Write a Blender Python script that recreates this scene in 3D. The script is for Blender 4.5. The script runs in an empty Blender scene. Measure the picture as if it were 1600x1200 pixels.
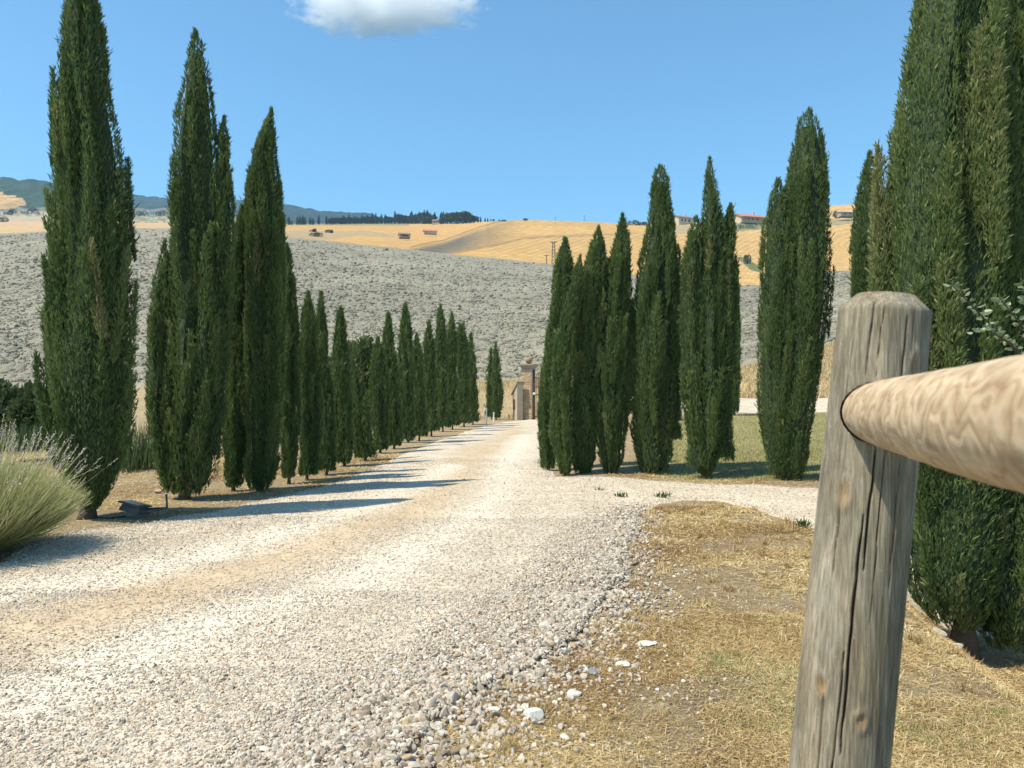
import bpy, bmesh, math, random
import numpy as np
from mathutils import Vector, Matrix

S = bpy.context.scene
COL = S.collection
# ------------------------------------------------------------------ camera
F, CX, HY, CAMH = 1200.0, 800.0, 615.0, 1.3      # focal length in photo pixels, horizon row, eye height
cam_d = bpy.data.cameras.new("camera")
cam = bpy.data.objects.new("camera", cam_d); COL.objects.link(cam)
cam.location = (0, 0, CAMH); cam.rotation_euler = (math.radians(90), 0, 0)
cam_d.sensor_width = 36; cam_d.lens = 36 * F / 1600; cam_d.shift_y = (HY - 600) / 1600
cam_d.clip_start = 0.05; cam_d.clip_end = 30000
cam_d.dof.use_dof = True; cam_d.dof.focus_distance = 9.0; cam_d.dof.aperture_fstop = 12
S.camera = cam
# ------------------------------------------------------------------ sky, sun, exposure
SUN_EL, SUN_DX, SUN_DY = math.radians(59), -0.90, -0.43     # towards the sun
w = bpy.data.worlds.new("World"); S.world = w; w.use_nodes = True
wn = w.node_tree.nodes; wl = w.node_tree.links
sky = wn.new('ShaderNodeTexSky'); sky.sky_type = 'NISHITA'; sky.sun_disc = False
sky.sun_elevation = SUN_EL; sky.sun_rotation = math.atan2(SUN_DX, SUN_DY)
sky.air_density = 1.0; sky.dust_density = 0.7; sky.ozone_density = 2.5; sky.altitude = 300
bg = wn['Background']; bg.inputs[1].default_value = 0.135
tn = wn.new('ShaderNodeMix'); tn.data_type = 'RGBA'; tn.blend_type = 'MULTIPLY'; tn.inputs[0].default_value = 1
tn.inputs[7].default_value = (0.70, 1.08, 1.13, 1)
wl.new(sky.outputs[0], tn.inputs[6]); wl.new(tn.outputs[2], bg.inputs[0])
sun_d = bpy.data.lights.new("sun", 'SUN'); sun_d.energy = 5.0; sun_d.angle = math.radians(0.53)
sun_d.color = (1.0, 0.91, 0.75)
sun = bpy.data.objects.new("sun", sun_d); COL.objects.link(sun)
h_ = math.hypot(SUN_DX, SUN_DY)
sdir = Vector((SUN_DX / h_ * math.cos(SUN_EL), SUN_DY / h_ * math.cos(SUN_EL), math.sin(SUN_EL)))
sun.rotation_euler = sdir.to_track_quat('Z', 'Y').to_euler(); sun.location = (-20, -10, 40)
S.view_settings.view_transform = 'Standard'; S.view_settings.look = 'None'
S.view_settings.exposure = 0.48; S.view_settings.gamma = 1
S.cycles.max_bounces = 16; S.cycles.volume_bounces = 14; S.cycles.transparent_max_bounces = 8
S.cycles.use_denoising = True
S.cycles.volume_step_rate = 1.0

# ------------------------------------------------------------------ helpers
RNG = np.random.default_rng(7)
random.seed(7)

def at(x, y, d):
    return np.array(((x - CX) / F * d, d, CAMH + (HY - y) / F * d))

def smooth(t):
    t = np.clip(t, 0, 1); return t * t * (3 - 2 * t)

def _hash(ix, iy, seed):
    h = (ix.astype(np.int64) * 374761393 + iy.astype(np.int64) * 668265263 + seed * 1442695041) & 0xffffffff
    h = ((h ^ (h >> 13)) * 1274126177) & 0xffffffff
    h = ((h ^ (h >> 16)) * 2246822519) & 0xffffffff
    return ((h ^ (h >> 15)) & 0xffffff) / float(0xffffff)

def vnoise(x, y, seed=0):
    x = np.asarray(x, float); y = np.asarray(y, float)
    ix = np.floor(x); iy = np.floor(y); fx = smooth(x - ix); fy = smooth(y - iy)
    a = _hash(ix, iy, seed); b = _hash(ix + 1, iy, seed); c = _hash(ix, iy + 1, seed); d = _hash(ix + 1, iy + 1, seed)
    return a + (b - a) * fx + (c - a) * fy + (a - b - c + d) * fx * fy

def fbm(x, y, seed=0, octv=4):
    s = 0; a = .5; n = 0
    for k in range(octv):
        s = s + a * vnoise(x * 2 ** k, y * 2 ** k, seed + k); n += a; a *= .5
    return s / n

def mesh_np(name, V, Fa, mats, attrs=None, cols=None, smooth_shade=False, mat_idx=None):
    """V (n,3); Fa list of (m,k) arrays or one array"""
    me = bpy.data.meshes.new(name)
    V = np.ascontiguousarray(V, np.float32)
    if not isinstance(Fa, (list, tuple)): Fa = [Fa]
    Fa = [np.asarray(f, np.int32) for f in Fa if len(f)]
    me.vertices.add(len(V)); me.vertices.foreach_set('co', V.ravel())
    loops = np.concatenate([f.ravel() for f in Fa]); tot = np.concatenate([np.full(len(f), f.shape[1], np.int32) for f in Fa])
    start = np.concatenate([[0], np.cumsum(tot)[:-1]]).astype(np.int32)
    me.loops.add(len(loops)); me.loops.foreach_set('vertex_index', loops)
    me.polygons.add(len(tot)); me.polygons.foreach_set('loop_start', start); me.polygons.foreach_set('loop_total', tot)
    if mat_idx is not None: me.polygons.foreach_set('material_index', np.asarray(mat_idx, np.int32))
    me.polygons.foreach_set('use_smooth', np.full(len(tot), smooth_shade, bool))
    for k, v in (attrs or {}).items():
        a = me.attributes.new(k, 'FLOAT', 'POINT'); a.data.foreach_set('value', np.ascontiguousarray(v, np.float32))
    for k, v in (cols or {}).items():
        a = me.attributes.new(k, 'FLOAT_COLOR', 'POINT')
        c = np.ones((len(V), 4), np.float32); c[:, :3] = v; a.data.foreach_set('color', c.ravel())
    for m in (mats if isinstance(mats, (list, tuple)) else [mats]): me.materials.append(m)
    me.update(calc_edges=True)
    return me

def link(name, me, parent=None, loc=None):
    o = bpy.data.objects.new(name, me); COL.objects.link(o)
    if parent is not None: o.parent = parent
    if loc is not None: o.location = [float(v) for v in loc]
    return o

def empty(name, loc, rz=0):
    o = bpy.data.objects.new(name, None); COL.objects.link(o)
    o.location = [float(v) for v in loc]; o.rotation_euler = (0, 0, rz); o.empty_display_size = .2
    return o

def tag(o, label=None, cat=None, group=None, kind=None):
    if label: o['label'] = label
    if cat: o['category'] = cat
    if group: o['group'] = group
    if kind: o['kind'] = kind
    return o

def grid_faces(nr, nc, wrap=False):
    i = np.arange(nr - 1)[:, None]; j = np.arange(nc if wrap else nc - 1)[None, :]
    j2 = (j + 1) % nc
    a = i * nc + j; b = i * nc + j2; c = (i + 1) * nc + j2; d = (i + 1) * nc + j
    return np.stack([a, b, c, d], -1).reshape(-1, 4)

def tube(path, radii, n=8, wob=0, seed=0, cap=True):
    """lofted tube -> V, [quads, tris]"""
    P = np.asarray(path, float); k = len(P)
    T = np.gradient(P, axis=0); T /= np.linalg.norm(T, axis=1)[:, None] + 1e-9
    ref = np.array([1., 0, 0]) if abs(T[0][0]) < .8 else np.array([0, 1., 0])
    V = []
    th = np.arange(n) / n * 2 * np.pi
    for i in range(k):
        u = ref - T[i] * ref.dot(T[i]); u /= np.linalg.norm(u); v = np.cross(T[i], u); ref = u
        r = radii[i] * (1 + wob * (vnoise(th * 1.3 + i * .4, np.full(n, i * .7), seed) - .5))
        V.append(P[i] + (np.cos(th) * r)[:, None] * u + (np.sin(th) * r)[:, None] * v)
    V = np.concatenate(V); Q = grid_faces(k, n, True); Tq = []
    if cap:
        V = np.concatenate([V, P[:1], P[-1:]]); a = len(V) - 2
        jj = np.arange(n)
        Tq = np.concatenate([np.stack([np.full(n, a), (jj + 1) % n, jj], 1),
                             np.stack([np.full(n, a + 1), (k - 1) * n + jj, (k - 1) * n + (jj + 1) % n], 1)])
    return V, [Q, Tq]

class MB:
    """collects pieces into one mesh"""
    def __init__(s): s.V = []; s.Q = []; s.T = []; s.n = 0
    def add(s, V, faces):
        for f in faces:
            f = np.asarray(f)
            if len(f) == 0: continue
            (s.Q if f.shape[1] == 4 else s.T).append(f + s.n)
        s.V.append(np.asarray(V, float)); s.n += len(V); return s
    def tube(s, path, r, n=8, **k):
        return s.add(*tube(path, r if hasattr(r, '__len__') else [r] * len(path), n, **k))
    def box(s, c, sz, rz=0, taper=1.0):
        x, y, z = np.array(sz) / 2.0
        V = np.array([[-x, -y, -z], [x, -y, -z], [x, y, -z], [-x, y, -z], [-x * taper, -y * taper, z], [x * taper, -y * taper, z], [x * taper, y * taper, z], [-x * taper, y * taper, z]])
        ca, sa = math.cos(rz), math.sin(rz)
        V = V @ np.array([[ca, sa, 0], [-sa, ca, 0], [0, 0, 1]]) + np.array(c)
        return s.add(V, [np.array([[0, 3, 2, 1], [4, 5, 6, 7], [0, 1, 5, 4], [1, 2, 6, 5], [2, 3, 7, 6], [3, 0, 4, 7]])])
    def build(s, name, mat, parent=None, smooth_shade=False, loc=None, bevel=0):
        fs = ([np.concatenate(s.Q)] if s.Q else []) + ([np.concatenate(s.T)] if s.T else [])
        o = link(name, mesh_np(name, np.concatenate(s.V), fs, mat, smooth_shade=smooth_shade), parent, loc)
        if bevel:
            b = o.modifiers.new('bevel', 'BEVEL'); b.width = bevel; b.segments = 2; b.limit_method = 'ANGLE'
        return o

# ------------------------------------------------------------------ materials
def mat(name):
    m = bpy.data.materials.new(name); m.use_nodes = True
    return m, m.node_tree.nodes, m.node_tree.links, m.node_tree.nodes['Principled BSDF']

def ramp(n, stops):
    r = n.new('ShaderNodeValToRGB'); e = r.color_ramp.elements
    e[0].position, e[0].color = stops[0][0], (*stops[0][1], 1); e[1].position, e[1].color = stops[-1][0], (*stops[-1][1], 1)
    for p, c in stops[1:-1]:
        q = e.new(p); q.color = (*c, 1)
    return r

def noise(n, l, scale, detail=4, rough=.6, vec=None, dist=0):
    t = n.new('ShaderNodeTexNoise'); t.inputs['Scale'].default_value = scale; t.inputs['Detail'].default_value = detail
    t.inputs['Roughness'].default_value = rough; t.inputs['Distortion'].default_value = dist
    if vec is not None: l.new(vec, t.inputs['Vector'])
    return t

def mixc(n, l, a, b, fac, mode='MIX'):
    m = n.new('ShaderNodeMix'); m.data_type = 'RGBA'; m.blend_type = mode
    for s, v in ((6, a), (7, b)):
        if isinstance(v, tuple): m.inputs[s].default_value = (*v, 1)
        else: l.new(v, m.inputs[s])
    if isinstance(fac, (int, float)): m.inputs[0].default_value = fac
    else: l.new(fac, m.inputs[0])
    return m.outputs[2]

def attr(n, name):
    a = n.new('ShaderNodeAttribute'); a.attribute_name = name; return a

def objco(n):
    return n.new('ShaderNodeTexCoord').outputs['Object']

def mapv(n, l, vec, scale=(1, 1, 1), rot=(0, 0, 0)):
    m = n.new('ShaderNodeMapping'); m.inputs['Scale'].default_value = scale; m.inputs['Rotation'].default_value = rot
    l.new(vec, m.inputs['Vector']); return m.outputs[0]

def bump(n, l, h, strength, dist, prev=None):
    b = n.new('ShaderNodeBump'); b.inputs['Strength'].default_value = strength; b.inputs['Distance'].default_value = dist
    l.new(h, b.inputs['Height'])
    if prev is not None: l.new(prev, b.inputs['Normal'])
    return b.outputs[0]

def plain(name, c, rough=.7, var=.25, scale=8, metallic=0, bmp=0):
    m, n, l, p = mat(name)
    t = noise(n, l, scale, 5, .65, objco(n))
    r = ramp(n, [(.25, tuple(v * (1 - var) for v in c)), (.75, tuple(min(1, v * (1 + var)) for v in c))])
    l.new(t.outputs[0], r.inputs[0]); l.new(r.outputs[0], p.inputs['Base Color'])
    p.inputs['Roughness'].default_value = rough; p.inputs['Metallic'].default_value = metallic
    if bmp: l.new(bump(n, l, t.outputs[0], .5, bmp), p.inputs['Normal'])
    return m

def foliage(name, stops, transl=.25, rough=.55):
    m, n, l, p = mat(name)
    a = attr(n, 'tint'); r = ramp(n, stops); l.new(a.outputs['Fac'], r.inputs[0])
    l.new(r.outputs[0], p.inputs['Base Color']); p.inputs['Roughness'].default_value = rough
    p.inputs['Specular IOR Level'].default_value = .3
    tr = n.new('ShaderNodeBsdfTranslucent'); l.new(r.outputs[0], tr.inputs[0])
    mx = n.new('ShaderNodeMixShader'); mx.inputs[0].default_value = transl
    l.new(p.outputs[0], mx.inputs[1]); l.new(tr.outputs[0], mx.inputs[2])
    l.new(mx.outputs[0], n['Material Output'].inputs[0])
    return m

M = {}
M['cypress'] = foliage('cypress_foliage', [(0, (.045, .088, .029)), (.45, (.116, .178, .056)), (.8, (.215, .270, .092)), (1, (.31, .28, .13))], .38)
M['core_shade'] = plain('cypress_core_shade', (.035, .055, .022), .9, .4, 6)  # crown core, shade between the plumes put into its dark green
M['bark'] = plain('bark', (.075, .058, .043), .9, .4, 14, bmp=.02)
M['bush'] = foliage('bush_foliage', [(0, (.045, .07, .026)), (.6, (.09, .125, .045)), (1, (.16, .175, .075))])
M['reed'] = foliage('reed_foliage', [(0, (.05, .09, .03)), (1, (.13, .17, .06))])
M['far_leaf'] = foliage('far_tree_foliage', [(0, (.02, .034, .018)), (1, (.045, .062, .03))], .1)
M['far_leaf_pale'] = foliage('olive_foliage', [(0, (.07, .09, .055)), (1, (.13, .145, .09))], .1)
M['lav_leaf'] = foliage('lavender_stems', [(0, (.15, .19, .07)), (.5, (.34, .36, .15)), (1, (.50, .48, .25))], .3)
M['lav_flower'] = foliage('lavender_spikes', [(0, (.32, .28, .22)), (1, (.55, .49, .40))], .3)
M['straw'] = foliage('dry_grass', [(0, (.22, .125, .055)), (.28, (.40, .27, .12)), (.6, (.62, .48, .23)), (.9, (.74, .63, .38)), (.93, (.24, .24, .09)), (1, (.30, .31, .13))], .3, .7)
M['lawn_grass'] = foliage('lawn_grass', [(0, (.20, .19, .065)), (.6, (.31, .28, .11)), (1, (.44, .36, .18))], .3, .7)
M['leaf'] = foliage('shrub_leaf', [(0, (.16, .22, .10)), (1, (.32, .38, .22))], .35, .4)

# ------------------------------------------------------------------ ground height
def zg(X, Y, rough=True):
    X = np.asarray(X, float); Y = np.asarray(Y, float)
    Yc = np.maximum(Y, 1.0); xi = CX + F * X / Yc
    rb = np.interp(xi, [-400, 0, 780, 1000, 1160, 1600], [58, 55, 55, 45, 36, 36])
    yb = np.interp(xi, [-400, 0, 780, 900, 1160, 1240, 1300, 1600], [605, 605, 600, 590, 578, 560, 540, 530])
    zb = CAMH + (HY - yb) / F * rb
    zl = zb * smooth((Y - 39) / np.maximum(rb - 39, 8))
    q = np.clip((Y - 12) / 13, 0, 1)
    zr = .675 * q + (1.12 - .675) * np.clip((Y - 25) / 6, 0, 1) + (zb - 1.12) * smooth((Y - 31) / (rb - 31))
    wgt = smooth((xi - 870) / 90) * (Y > 10)
    z = zl * (1 - wgt) + zr * wgt
    # bank falling away on the right beside the fence
    crest = 2.02 + .17 * (Y - 3.4)
    z = z - .80 * smooth((X - crest) / 1.25) * smooth((8.0 - Y) / 1.8)
    if rough:
        z = z + (.06 * (vnoise(X * .7, Y * .7, 3) - .5) + .02 * (vnoise(X * 3, Y * 3, 4) - .5)) * np.clip(1.6 - np.abs(Y) / 40, .3, 1)
    return z

def axis(*parts):
    out = [np.arange(a, b, s) for a, b, s in parts]
    return np.concatenate(out)

# ---- road outline (photo px on the level ground -> metres)
def g(x, y):
    d = F * CAMH / (y - HY); return ((x - CX) / F * d, d)
ROAD = [(-14, 2.6), (-8.5, 4.6)] + [g(x, y) for x, y in ((0, 884), (60, 852), (120, 832), (230, 822), (330, 800), (420, 782), (480, 768), (540, 748), (600, 726), (640, 706), (700, 684), (745, 669), (790, 659), (820, 656.5))] + \
       [(0.5, 38.6), (1.4, 38.6)] + [g(x, y) for x, y in ((846, 660), (848, 690), (846, 728), (866, 747), (950, 748), (1100, 755), (1230, 762), (1400, 768), (1800, 776))] + \
       [(16, 9.3), (16, 6.2)] + [g(x, y) for x, y in ((1560, 858), (1400, 850), (1300, 840), (1265, 828), (1225, 806), (1190, 794), (1130, 784), (1070, 781), (1020, 786), (1002, 812), (985, 850), (962, 900), (930, 950), (890, 1000), (835, 1045), (740, 1090), (690, 1140), (640, 1200))] + \
       [(-.62, 2.2), (-.9, 1.5), (-1.1, .5), (-1.5, -3), (-2.5, -12), (-14, -12)]
TRACK = None

def sdf(X, Y, poly):
    """signed distance, positive inside"""
    P = np.asarray(poly, float); X = np.asarray(X, float).ravel(); Y = np.asarray(Y, float).ravel()
    best = np.full(X.shape, 1e9); ins = np.zeros(X.shape, bool)
    for i in range(len(P)):
        ax, ay = P[i]; bx, by = P[(i + 1) % len(P)]
        dx, dy = bx - ax, by - ay
        t = np.clip(((X - ax) * dx + (Y - ay) * dy) / (dx * dx + dy * dy + 1e-12), 0, 1)
        best = np.minimum(best, (X - ax - t * dx) ** 2 + (Y - ay - t * dy) ** 2)
        if ay != by:
            c = ((ay > Y) != (by > Y)) & (X < (bx - ax) * (Y - ay) / (by - ay) + ax); ins ^= c
    return np.sqrt(best) * np.where(ins, 1, -1)

def line_dist(X, Y, pts):
    X = np.asarray(X, float); Y = np.asarray(Y, float); best = np.full(X.shape, 1e9)
    for (ax, ay), (bx, by) in zip(pts[:-1], pts[1:]):
        dx, dy = bx - ax, by - ay
        t = np.clip(((X - ax) * dx + (Y - ay) * dy) / (dx * dx + dy * dy), 0, 1)
        best = np.minimum(best, np.hypot(X - ax - t * dx, Y - ay - t * dy))
    return best

TAN1 = [(-9, 2.9)] + [g(x, y) for x, y in ((0, 1000), (160, 965), (330, 905), (480, 860), (600, 815), (665, 780), (700, 745), (745, 712), (790, 685), (812, 668))]
TAN2 = [g(x, y) for x, y in ((0, 905), (200, 862), (360, 830))]
WH1 = [(-8, 3.6)] + [g(x, y) for x, y in ((0, 932), (200, 900), (400, 850), (540, 806), (640, 765), (700, 730))]
WH2 = [(-5, 2.2)] + [g(x, y) for x, y in ((0, 1110), (280, 1000), (560, 905), (720, 825), (775, 770), (800, 715), (818, 680))]
def rut(X, Y): return np.clip(1.15 - np.minimum(line_dist(X, Y, WH1), line_dist(X, Y, WH2)) / .42, 0, 1)
RIGHT_EDGE = [g(x, y) for x, y in ((1010, 800), (985, 850), (962, 900), (930, 950), (890, 1000), (835, 1045), (740, 1090), (690, 1140), (640, 1200))] + [(-.9, 1.5)]

def road_sdf(X, Y):
    s = sdf(X, Y, ROAD)
    X = np.asarray(X, float).ravel(); Y = np.asarray(Y, float).ravel()
    return s + .28 * (fbm(X * 1.3, Y * 1.3, 31, 4) - .5)

# ---- ground sheet
gx = axis((-170, -30, 6), (-30, -9, .5), (-9, 9, .1), (9, 30, .5), (30, 171, 6))
gy = axis((-60, -4, 2), (-4, 1, .25), (1, 12, .09), (12, 45, .3), (45, 84, 1.2))
GX, GY = np.meshgrid(gx, gy); GZ = zg(GX, GY)
m, n, l, p = mat('dry_earth'); M['ground'] = m
oc = objco(n)
big = noise(n, l, .9, 5, .6, oc); mid = noise(n, l, 7, 6, .7, oc); fine = noise(n, l, 70, 5, .75, oc)
r1 = ramp(n, [(.3, (.28, .20, .12)), (.5, (.44, .32, .165)), (.68, (.54, .43, .24))]); l.new(big.outputs[0], r1.inputs[0])
r2 = ramp(n, [(.36, (.30, .265, .21)), (.5, (.41, .31, .18)), (.68, (.56, .50, .38))]); l.new(mid.outputs[0], r2.inputs[0])
c = mixc(n, l, r1.outputs[0], r2.outputs[0], .55)
r3 = ramp(n, [(.3, (.35, .32, .28)), (.7, (1.35, 1.35, 1.35))]); l.new(fine.outputs[0], r3.inputs[0])
c = mixc(n, l, c, r3.outputs[0], .8, 'MULTIPLY')
l.new(c, p.inputs['Base Color']); p.inputs['Roughness'].default_value = .95; p.inputs['Specular IOR Level'].default_value = .1
l.new(bump(n, l, fine.outputs[0], .9, .03, bump(n, l, mid.outputs[0], .7, .08)), p.inputs['Normal'])
o = link('ground', mesh_np('ground', np.stack([GX, GY, GZ], -1).reshape(-1, 3), grid_faces(len(gy), len(gx)), M['ground'], smooth_shade=True)); tag(o, kind='structure')

# ---- gravel road
rx = axis((-16, -8, .3), (-8, 6, .09), (6, 17, .25)); ry = axis((-12, 1, .4), (1, 12, .08), (12, 30, .2), (30, 55, .5))
RX, RY = np.meshgrid(rx, ry)
sd = road_sdf(RX, RY).reshape(RX.shape)
RZ = zg(RX, RY) + np.clip(sd * .12, -.06, .014) + .004
keep = (sd > -.6)
fq = grid_faces(len(ry), len(rx)); fq = fq[keep.ravel()[fq].any(1)]
used = np.unique(fq); remap = np.zeros(RX.size, int); remap[used] = np.arange(len(used))
wob = .25 * (fbm(RX * .8, RY * .8, 9, 3) - .5)
d1 = line_dist(RX, RY, TAN1); d2 = line_dist(RX, RY, TAN2)
wid = np.interp(RY, [3, 6, 12, 30], [.85, .85, .75, .55])
tan = np.clip(1.15 - np.abs(d1 + wob) / wid, 0, 1) * .9 + np.clip(.8 - np.abs(d2 + wob) / .4, 0, 1) * .6
tan = np.clip(tan + .5 * (fbm(RX * .5, RY * .9, 12, 4) - .55), 0, 1)
coarse = np.clip(1 - line_dist(RX, RY, RIGHT_EDGE) / .9, 0, 1) * (RY < 9)
m, n, l, p = mat('gravel'); M['gravel'] = m
oc = objco(n)
vo = n.new('ShaderNodeTexVoronoi'); vo.inputs['Scale'].default_value = 42; vo.inputs['Randomness'].default_value = 1; l.new(oc, vo.inputs['Vector'])
vo2 = n.new('ShaderNodeTexVoronoi'); vo2.inputs['Scale'].default_value = 95; l.new(oc, vo2.inputs['Vector'])
nb = noise(n, l, 1.6, 5, .65, oc); nf = noise(n, l, 140, 3, .7, oc)
ta = attr(n, 'tan')
white = ramp(n, [(.3, (.46, .40, .31)), (.7, (.60, .53, .425))]); l.new(nb.outputs[0], white.inputs[0])
tanr = ramp(n, [(.3, (.42, .325, .21)), (.7, (.54, .435, .30))]); l.new(nb.outputs[0], tanr.inputs[0])
c = mixc(n, l, white.outputs[0], tanr.outputs[0], ta.outputs['Fac'])
ru = attr(n, 'rut'); c = mixc(n, l, c, (.60, .545, .45), ru.outputs['Fac'])
bw = n.new('ShaderNodeRGBToBW'); l.new(vo.outputs['Color'], bw.inputs[0])
rr = ramp(n, [(.12, (.5, .47, .44)), (.35, (.92, .9, .88)), (.8, (1.15, 1.13, 1.1))]); l.new(bw.outputs[0], rr.inputs[0])
c = mixc(n, l, c, rr.outputs[0], .85, 'MULTIPLY')
rn = ramp(n, [(.3, (.72, .7, .68)), (.65, (1.1, 1.1, 1.1))]); l.new(nf.outputs[0], rn.inputs[0])
c = mixc(n, l, c, rn.outputs[0], .7, 'MULTIPLY')
l.new(c, p.inputs['Base Color']); p.inputs['Roughness'].default_value = .9; p.inputs['Specular IOR Level'].default_value = .15
b1 = bump(n, l, vo2.outputs['Distance'], -.5, .012); b1 = bump(n, l, vo.outputs['Distance'], -.9, .02, b1)
l.new(b1, p.inputs['Normal'])
V = np.stack([RX, RY, RZ], -1).reshape(-1, 3)[used]
o = link('gravel_road', mesh_np('gravel_road', V, remap[fq], M['gravel'], {'tan': tan.ravel()[used], 'rut': (rut(RX, RY + wob * .5) * (.55 + .9 * fbm(RX * 1.2, RY * 1.2, 14, 3))).ravel()[used], 'coarse': coarse.ravel()[used]}, smooth_shade=True)); tag(o, kind='structure')

# ---- lawn behind the right hand trees and the track beyond it
def sheet(name, xs, ys, sfun, lift, material, attrs=None):
    X, Y = np.meshgrid(xs, ys); s = sfun(X, Y).reshape(X.shape)
    Z = zg(X, Y) + np.clip(s * .1, -.08, lift)
    fq = grid_faces(len(ys), len(xs)); fq = fq[(s > -.9).ravel()[fq].any(1)]
    u = np.unique(fq); rm = np.zeros(X.size, int); rm[u] = np.arange(len(u))
    o = link(name, mesh_np(name, np.stack([X, Y, Z], -1).reshape(-1, 3)[u], rm[fq], material, {'tan': np.zeros(len(u))}, smooth_shade=True))
    return tag(o, kind='structure')
def gr(x, Y): return ((x - CX) / F * Y, Y)
LAWN = [gr(1000, 13.4), gr(1040, 17), gr(1050, 23), gr(1100, 24), gr(1200, 24.4), gr(1400, 24.6), (26, 24.8), (26, 12), gr(1250, 11.2), gr(1100, 11.7), gr(1000, 12.3)]
m, n, l, p = mat('mown_lawn'); M['lawn'] = m
oc = objco(n); a_ = noise(n, l, .8, 5, .65, oc); b_ = noise(n, l, 30, 4, .7, oc)
r1 = ramp(n, [(.3, (.22, .21, .08)), (.55, (.31, .28, .115)), (.75, (.42, .33, .16))]); l.new(a_.outputs[0], r1.inputs[0])
r2 = ramp(n, [(.3, (.6, .6, .55)), (.7, (1.25, 1.25, 1.2))]); l.new(b_.outputs[0], r2.inputs[0])
l.new(mixc(n, l, r1.outputs[0], r2.outputs[0], .8, 'MULTIPLY'), p.inputs['Base Color']); p.inputs['Roughness'].default_value = .95
l.new(bump(n, l, b_.outputs[0], .8, .05), p.inputs['Normal'])
sheet('lawn', axis((2, 27, .2)), axis((10.5, 26, .2)), lambda X, Y: sdf(X, Y, LAWN) + .5 * (fbm(X.ravel(), Y.ravel(), 5, 3) - .5), .012, M['lawn'])
TRK = [gr(860, 36), gr(1000, 26.4), gr(1100, 25.3), gr(1200, 25.2), (26, 25.2), (26, 30.8), gr(1200, 30.8), gr(1000, 32), gr(900, 40)]
sheet('gravel_track', axis((1, 27, .3)), axis((24, 42, .25)), lambda X, Y: sdf(X, Y, TRK) + .5 * (fbm(X.ravel(), Y.ravel(), 6, 3) - .5), .014, M['gravel'])

# ------------------------------------------------------------------ ploughed hillside
def ya_top(x): return np.interp(x, [-1500, 0, 70, 205, 265, 450, 510, 620, 700, 860, 950, 1060, 1155, 1190, 1300, 1600, 2600], [372, 366, 362, 357, 357, 371, 377, 388, 397, 413, 425, 438, 446, 446, 424, 415, 430])
RA = 230.0
ax_ = np.concatenate([np.arange(-1500, -100, 40), np.arange(-100, 1700, 1.6), np.arange(1700, 3000, 40)])
tr = np.concatenate([np.linspace(0, 1, 420) ** 1.25])
XI, TT = np.meshgrid(ax_, tr)
rb = np.interp(XI, [0, 780, 1000, 1160, 1600], [55, 55, 45, 36, 36])
yb = np.interp(XI, [-400, 0, 780, 900, 1160, 1240, 1300, 1600], [605, 605, 600, 590, 578, 560, 540, 530])
zb = CAMH + (HY - yb) / F * rb; zt = CAMH + (HY - ya_top(XI)) / F * RA
# rows even in the picture: 1/Y spacing
Y0 = rb - 0.4
Yp = 1 / ((1 / Y0) + (1 / RA - 1 / Y0) * (TT))
Zp = zb + (zt - zb) * (Yp - rb) / (RA - rb)
Xp = (XI - CX) / F * Yp
und = 1.2 * (fbm(Xp * .03, Yp * .03, 41, 3) - .5) * smooth((Yp - rb) / 30) * smooth((RA - Yp) / 40)
n1 = vnoise(Xp / .6, Yp / .8, 51); n2 = vnoise(Xp / .3, Yp / .4, 52); n3 = vnoise(Xp / 1.2, Yp / 1.7, 53); n4 = vnoise(Xp / 2.2, Yp / 3.5, 54)
amp = smooth((Yp - rb + 1) / 3)
clod = (.10 * smooth((n1 - .46) / .25) + .08 * smooth((n2 - .45) / .25) + .07 * smooth((n3 - .5) / .3) + .25 * np.maximum(n4 - .5, 0) * smooth((Yp - 80) / 60)) * amp
Zp = Zp + und + clod
Zp[0] -= 1.5; Zp[1] -= .3
# roll the field over behind its top edge
back = np.stack([Xp[-1] * 1.09, Yp[-1] * 1.09, Zp[-1] - 6], -1)
V = np.concatenate([np.stack([Xp, Yp, Zp], -1).reshape(-1, 3), back])
m, n, l, p = mat('ploughed_clay'); M['plough'] = m
oc = objco(n)
a_ = noise(n, l, .05, 5, .6, oc); b_ = noise(n, l, 1.6, 5, .7, oc); c_ = noise(n, l, .35, 4, .75, oc)
r1 = ramp(n, [(.3, (.205, .19, .147)), (.7, (.295, .272, .208))]); l.new(a_.outputs[0], r1.inputs[0])
r2 = ramp(n, [(.3, (.78, .78, .78)), (.62, (1.12, 1.11, 1.09))]); l.new(b_.outputs[0], r2.inputs[0])
c = mixc(n, l, r1.outputs[0], r2.outputs[0], .85, 'MULTIPLY')
rs = ramp(n, [(.66, (0, 0, 0)), (.76, (1, 1, 1))]); l.new(c_.outputs[0], rs.inputs[0])
c = mixc(n, l, c, (.40, .31, .18), mixc(n, l, (0, 0, 0), rs.outputs[0], .6))
l.new(c, p.inputs['Base Color']); p.inputs['Roughness'].default_value = .95; p.inputs['Specular IOR Level'].default_value = .1
l.new(bump(n, l, b_.outputs[0], .8, .2), p.inputs['Normal'])
o = link('ploughed_field', mesh_np('ploughed_field', V, grid_faces(len(tr) + 1, len(ax_)), M['plough'], smooth_shade=True)); tag(o, kind='structure')

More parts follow.
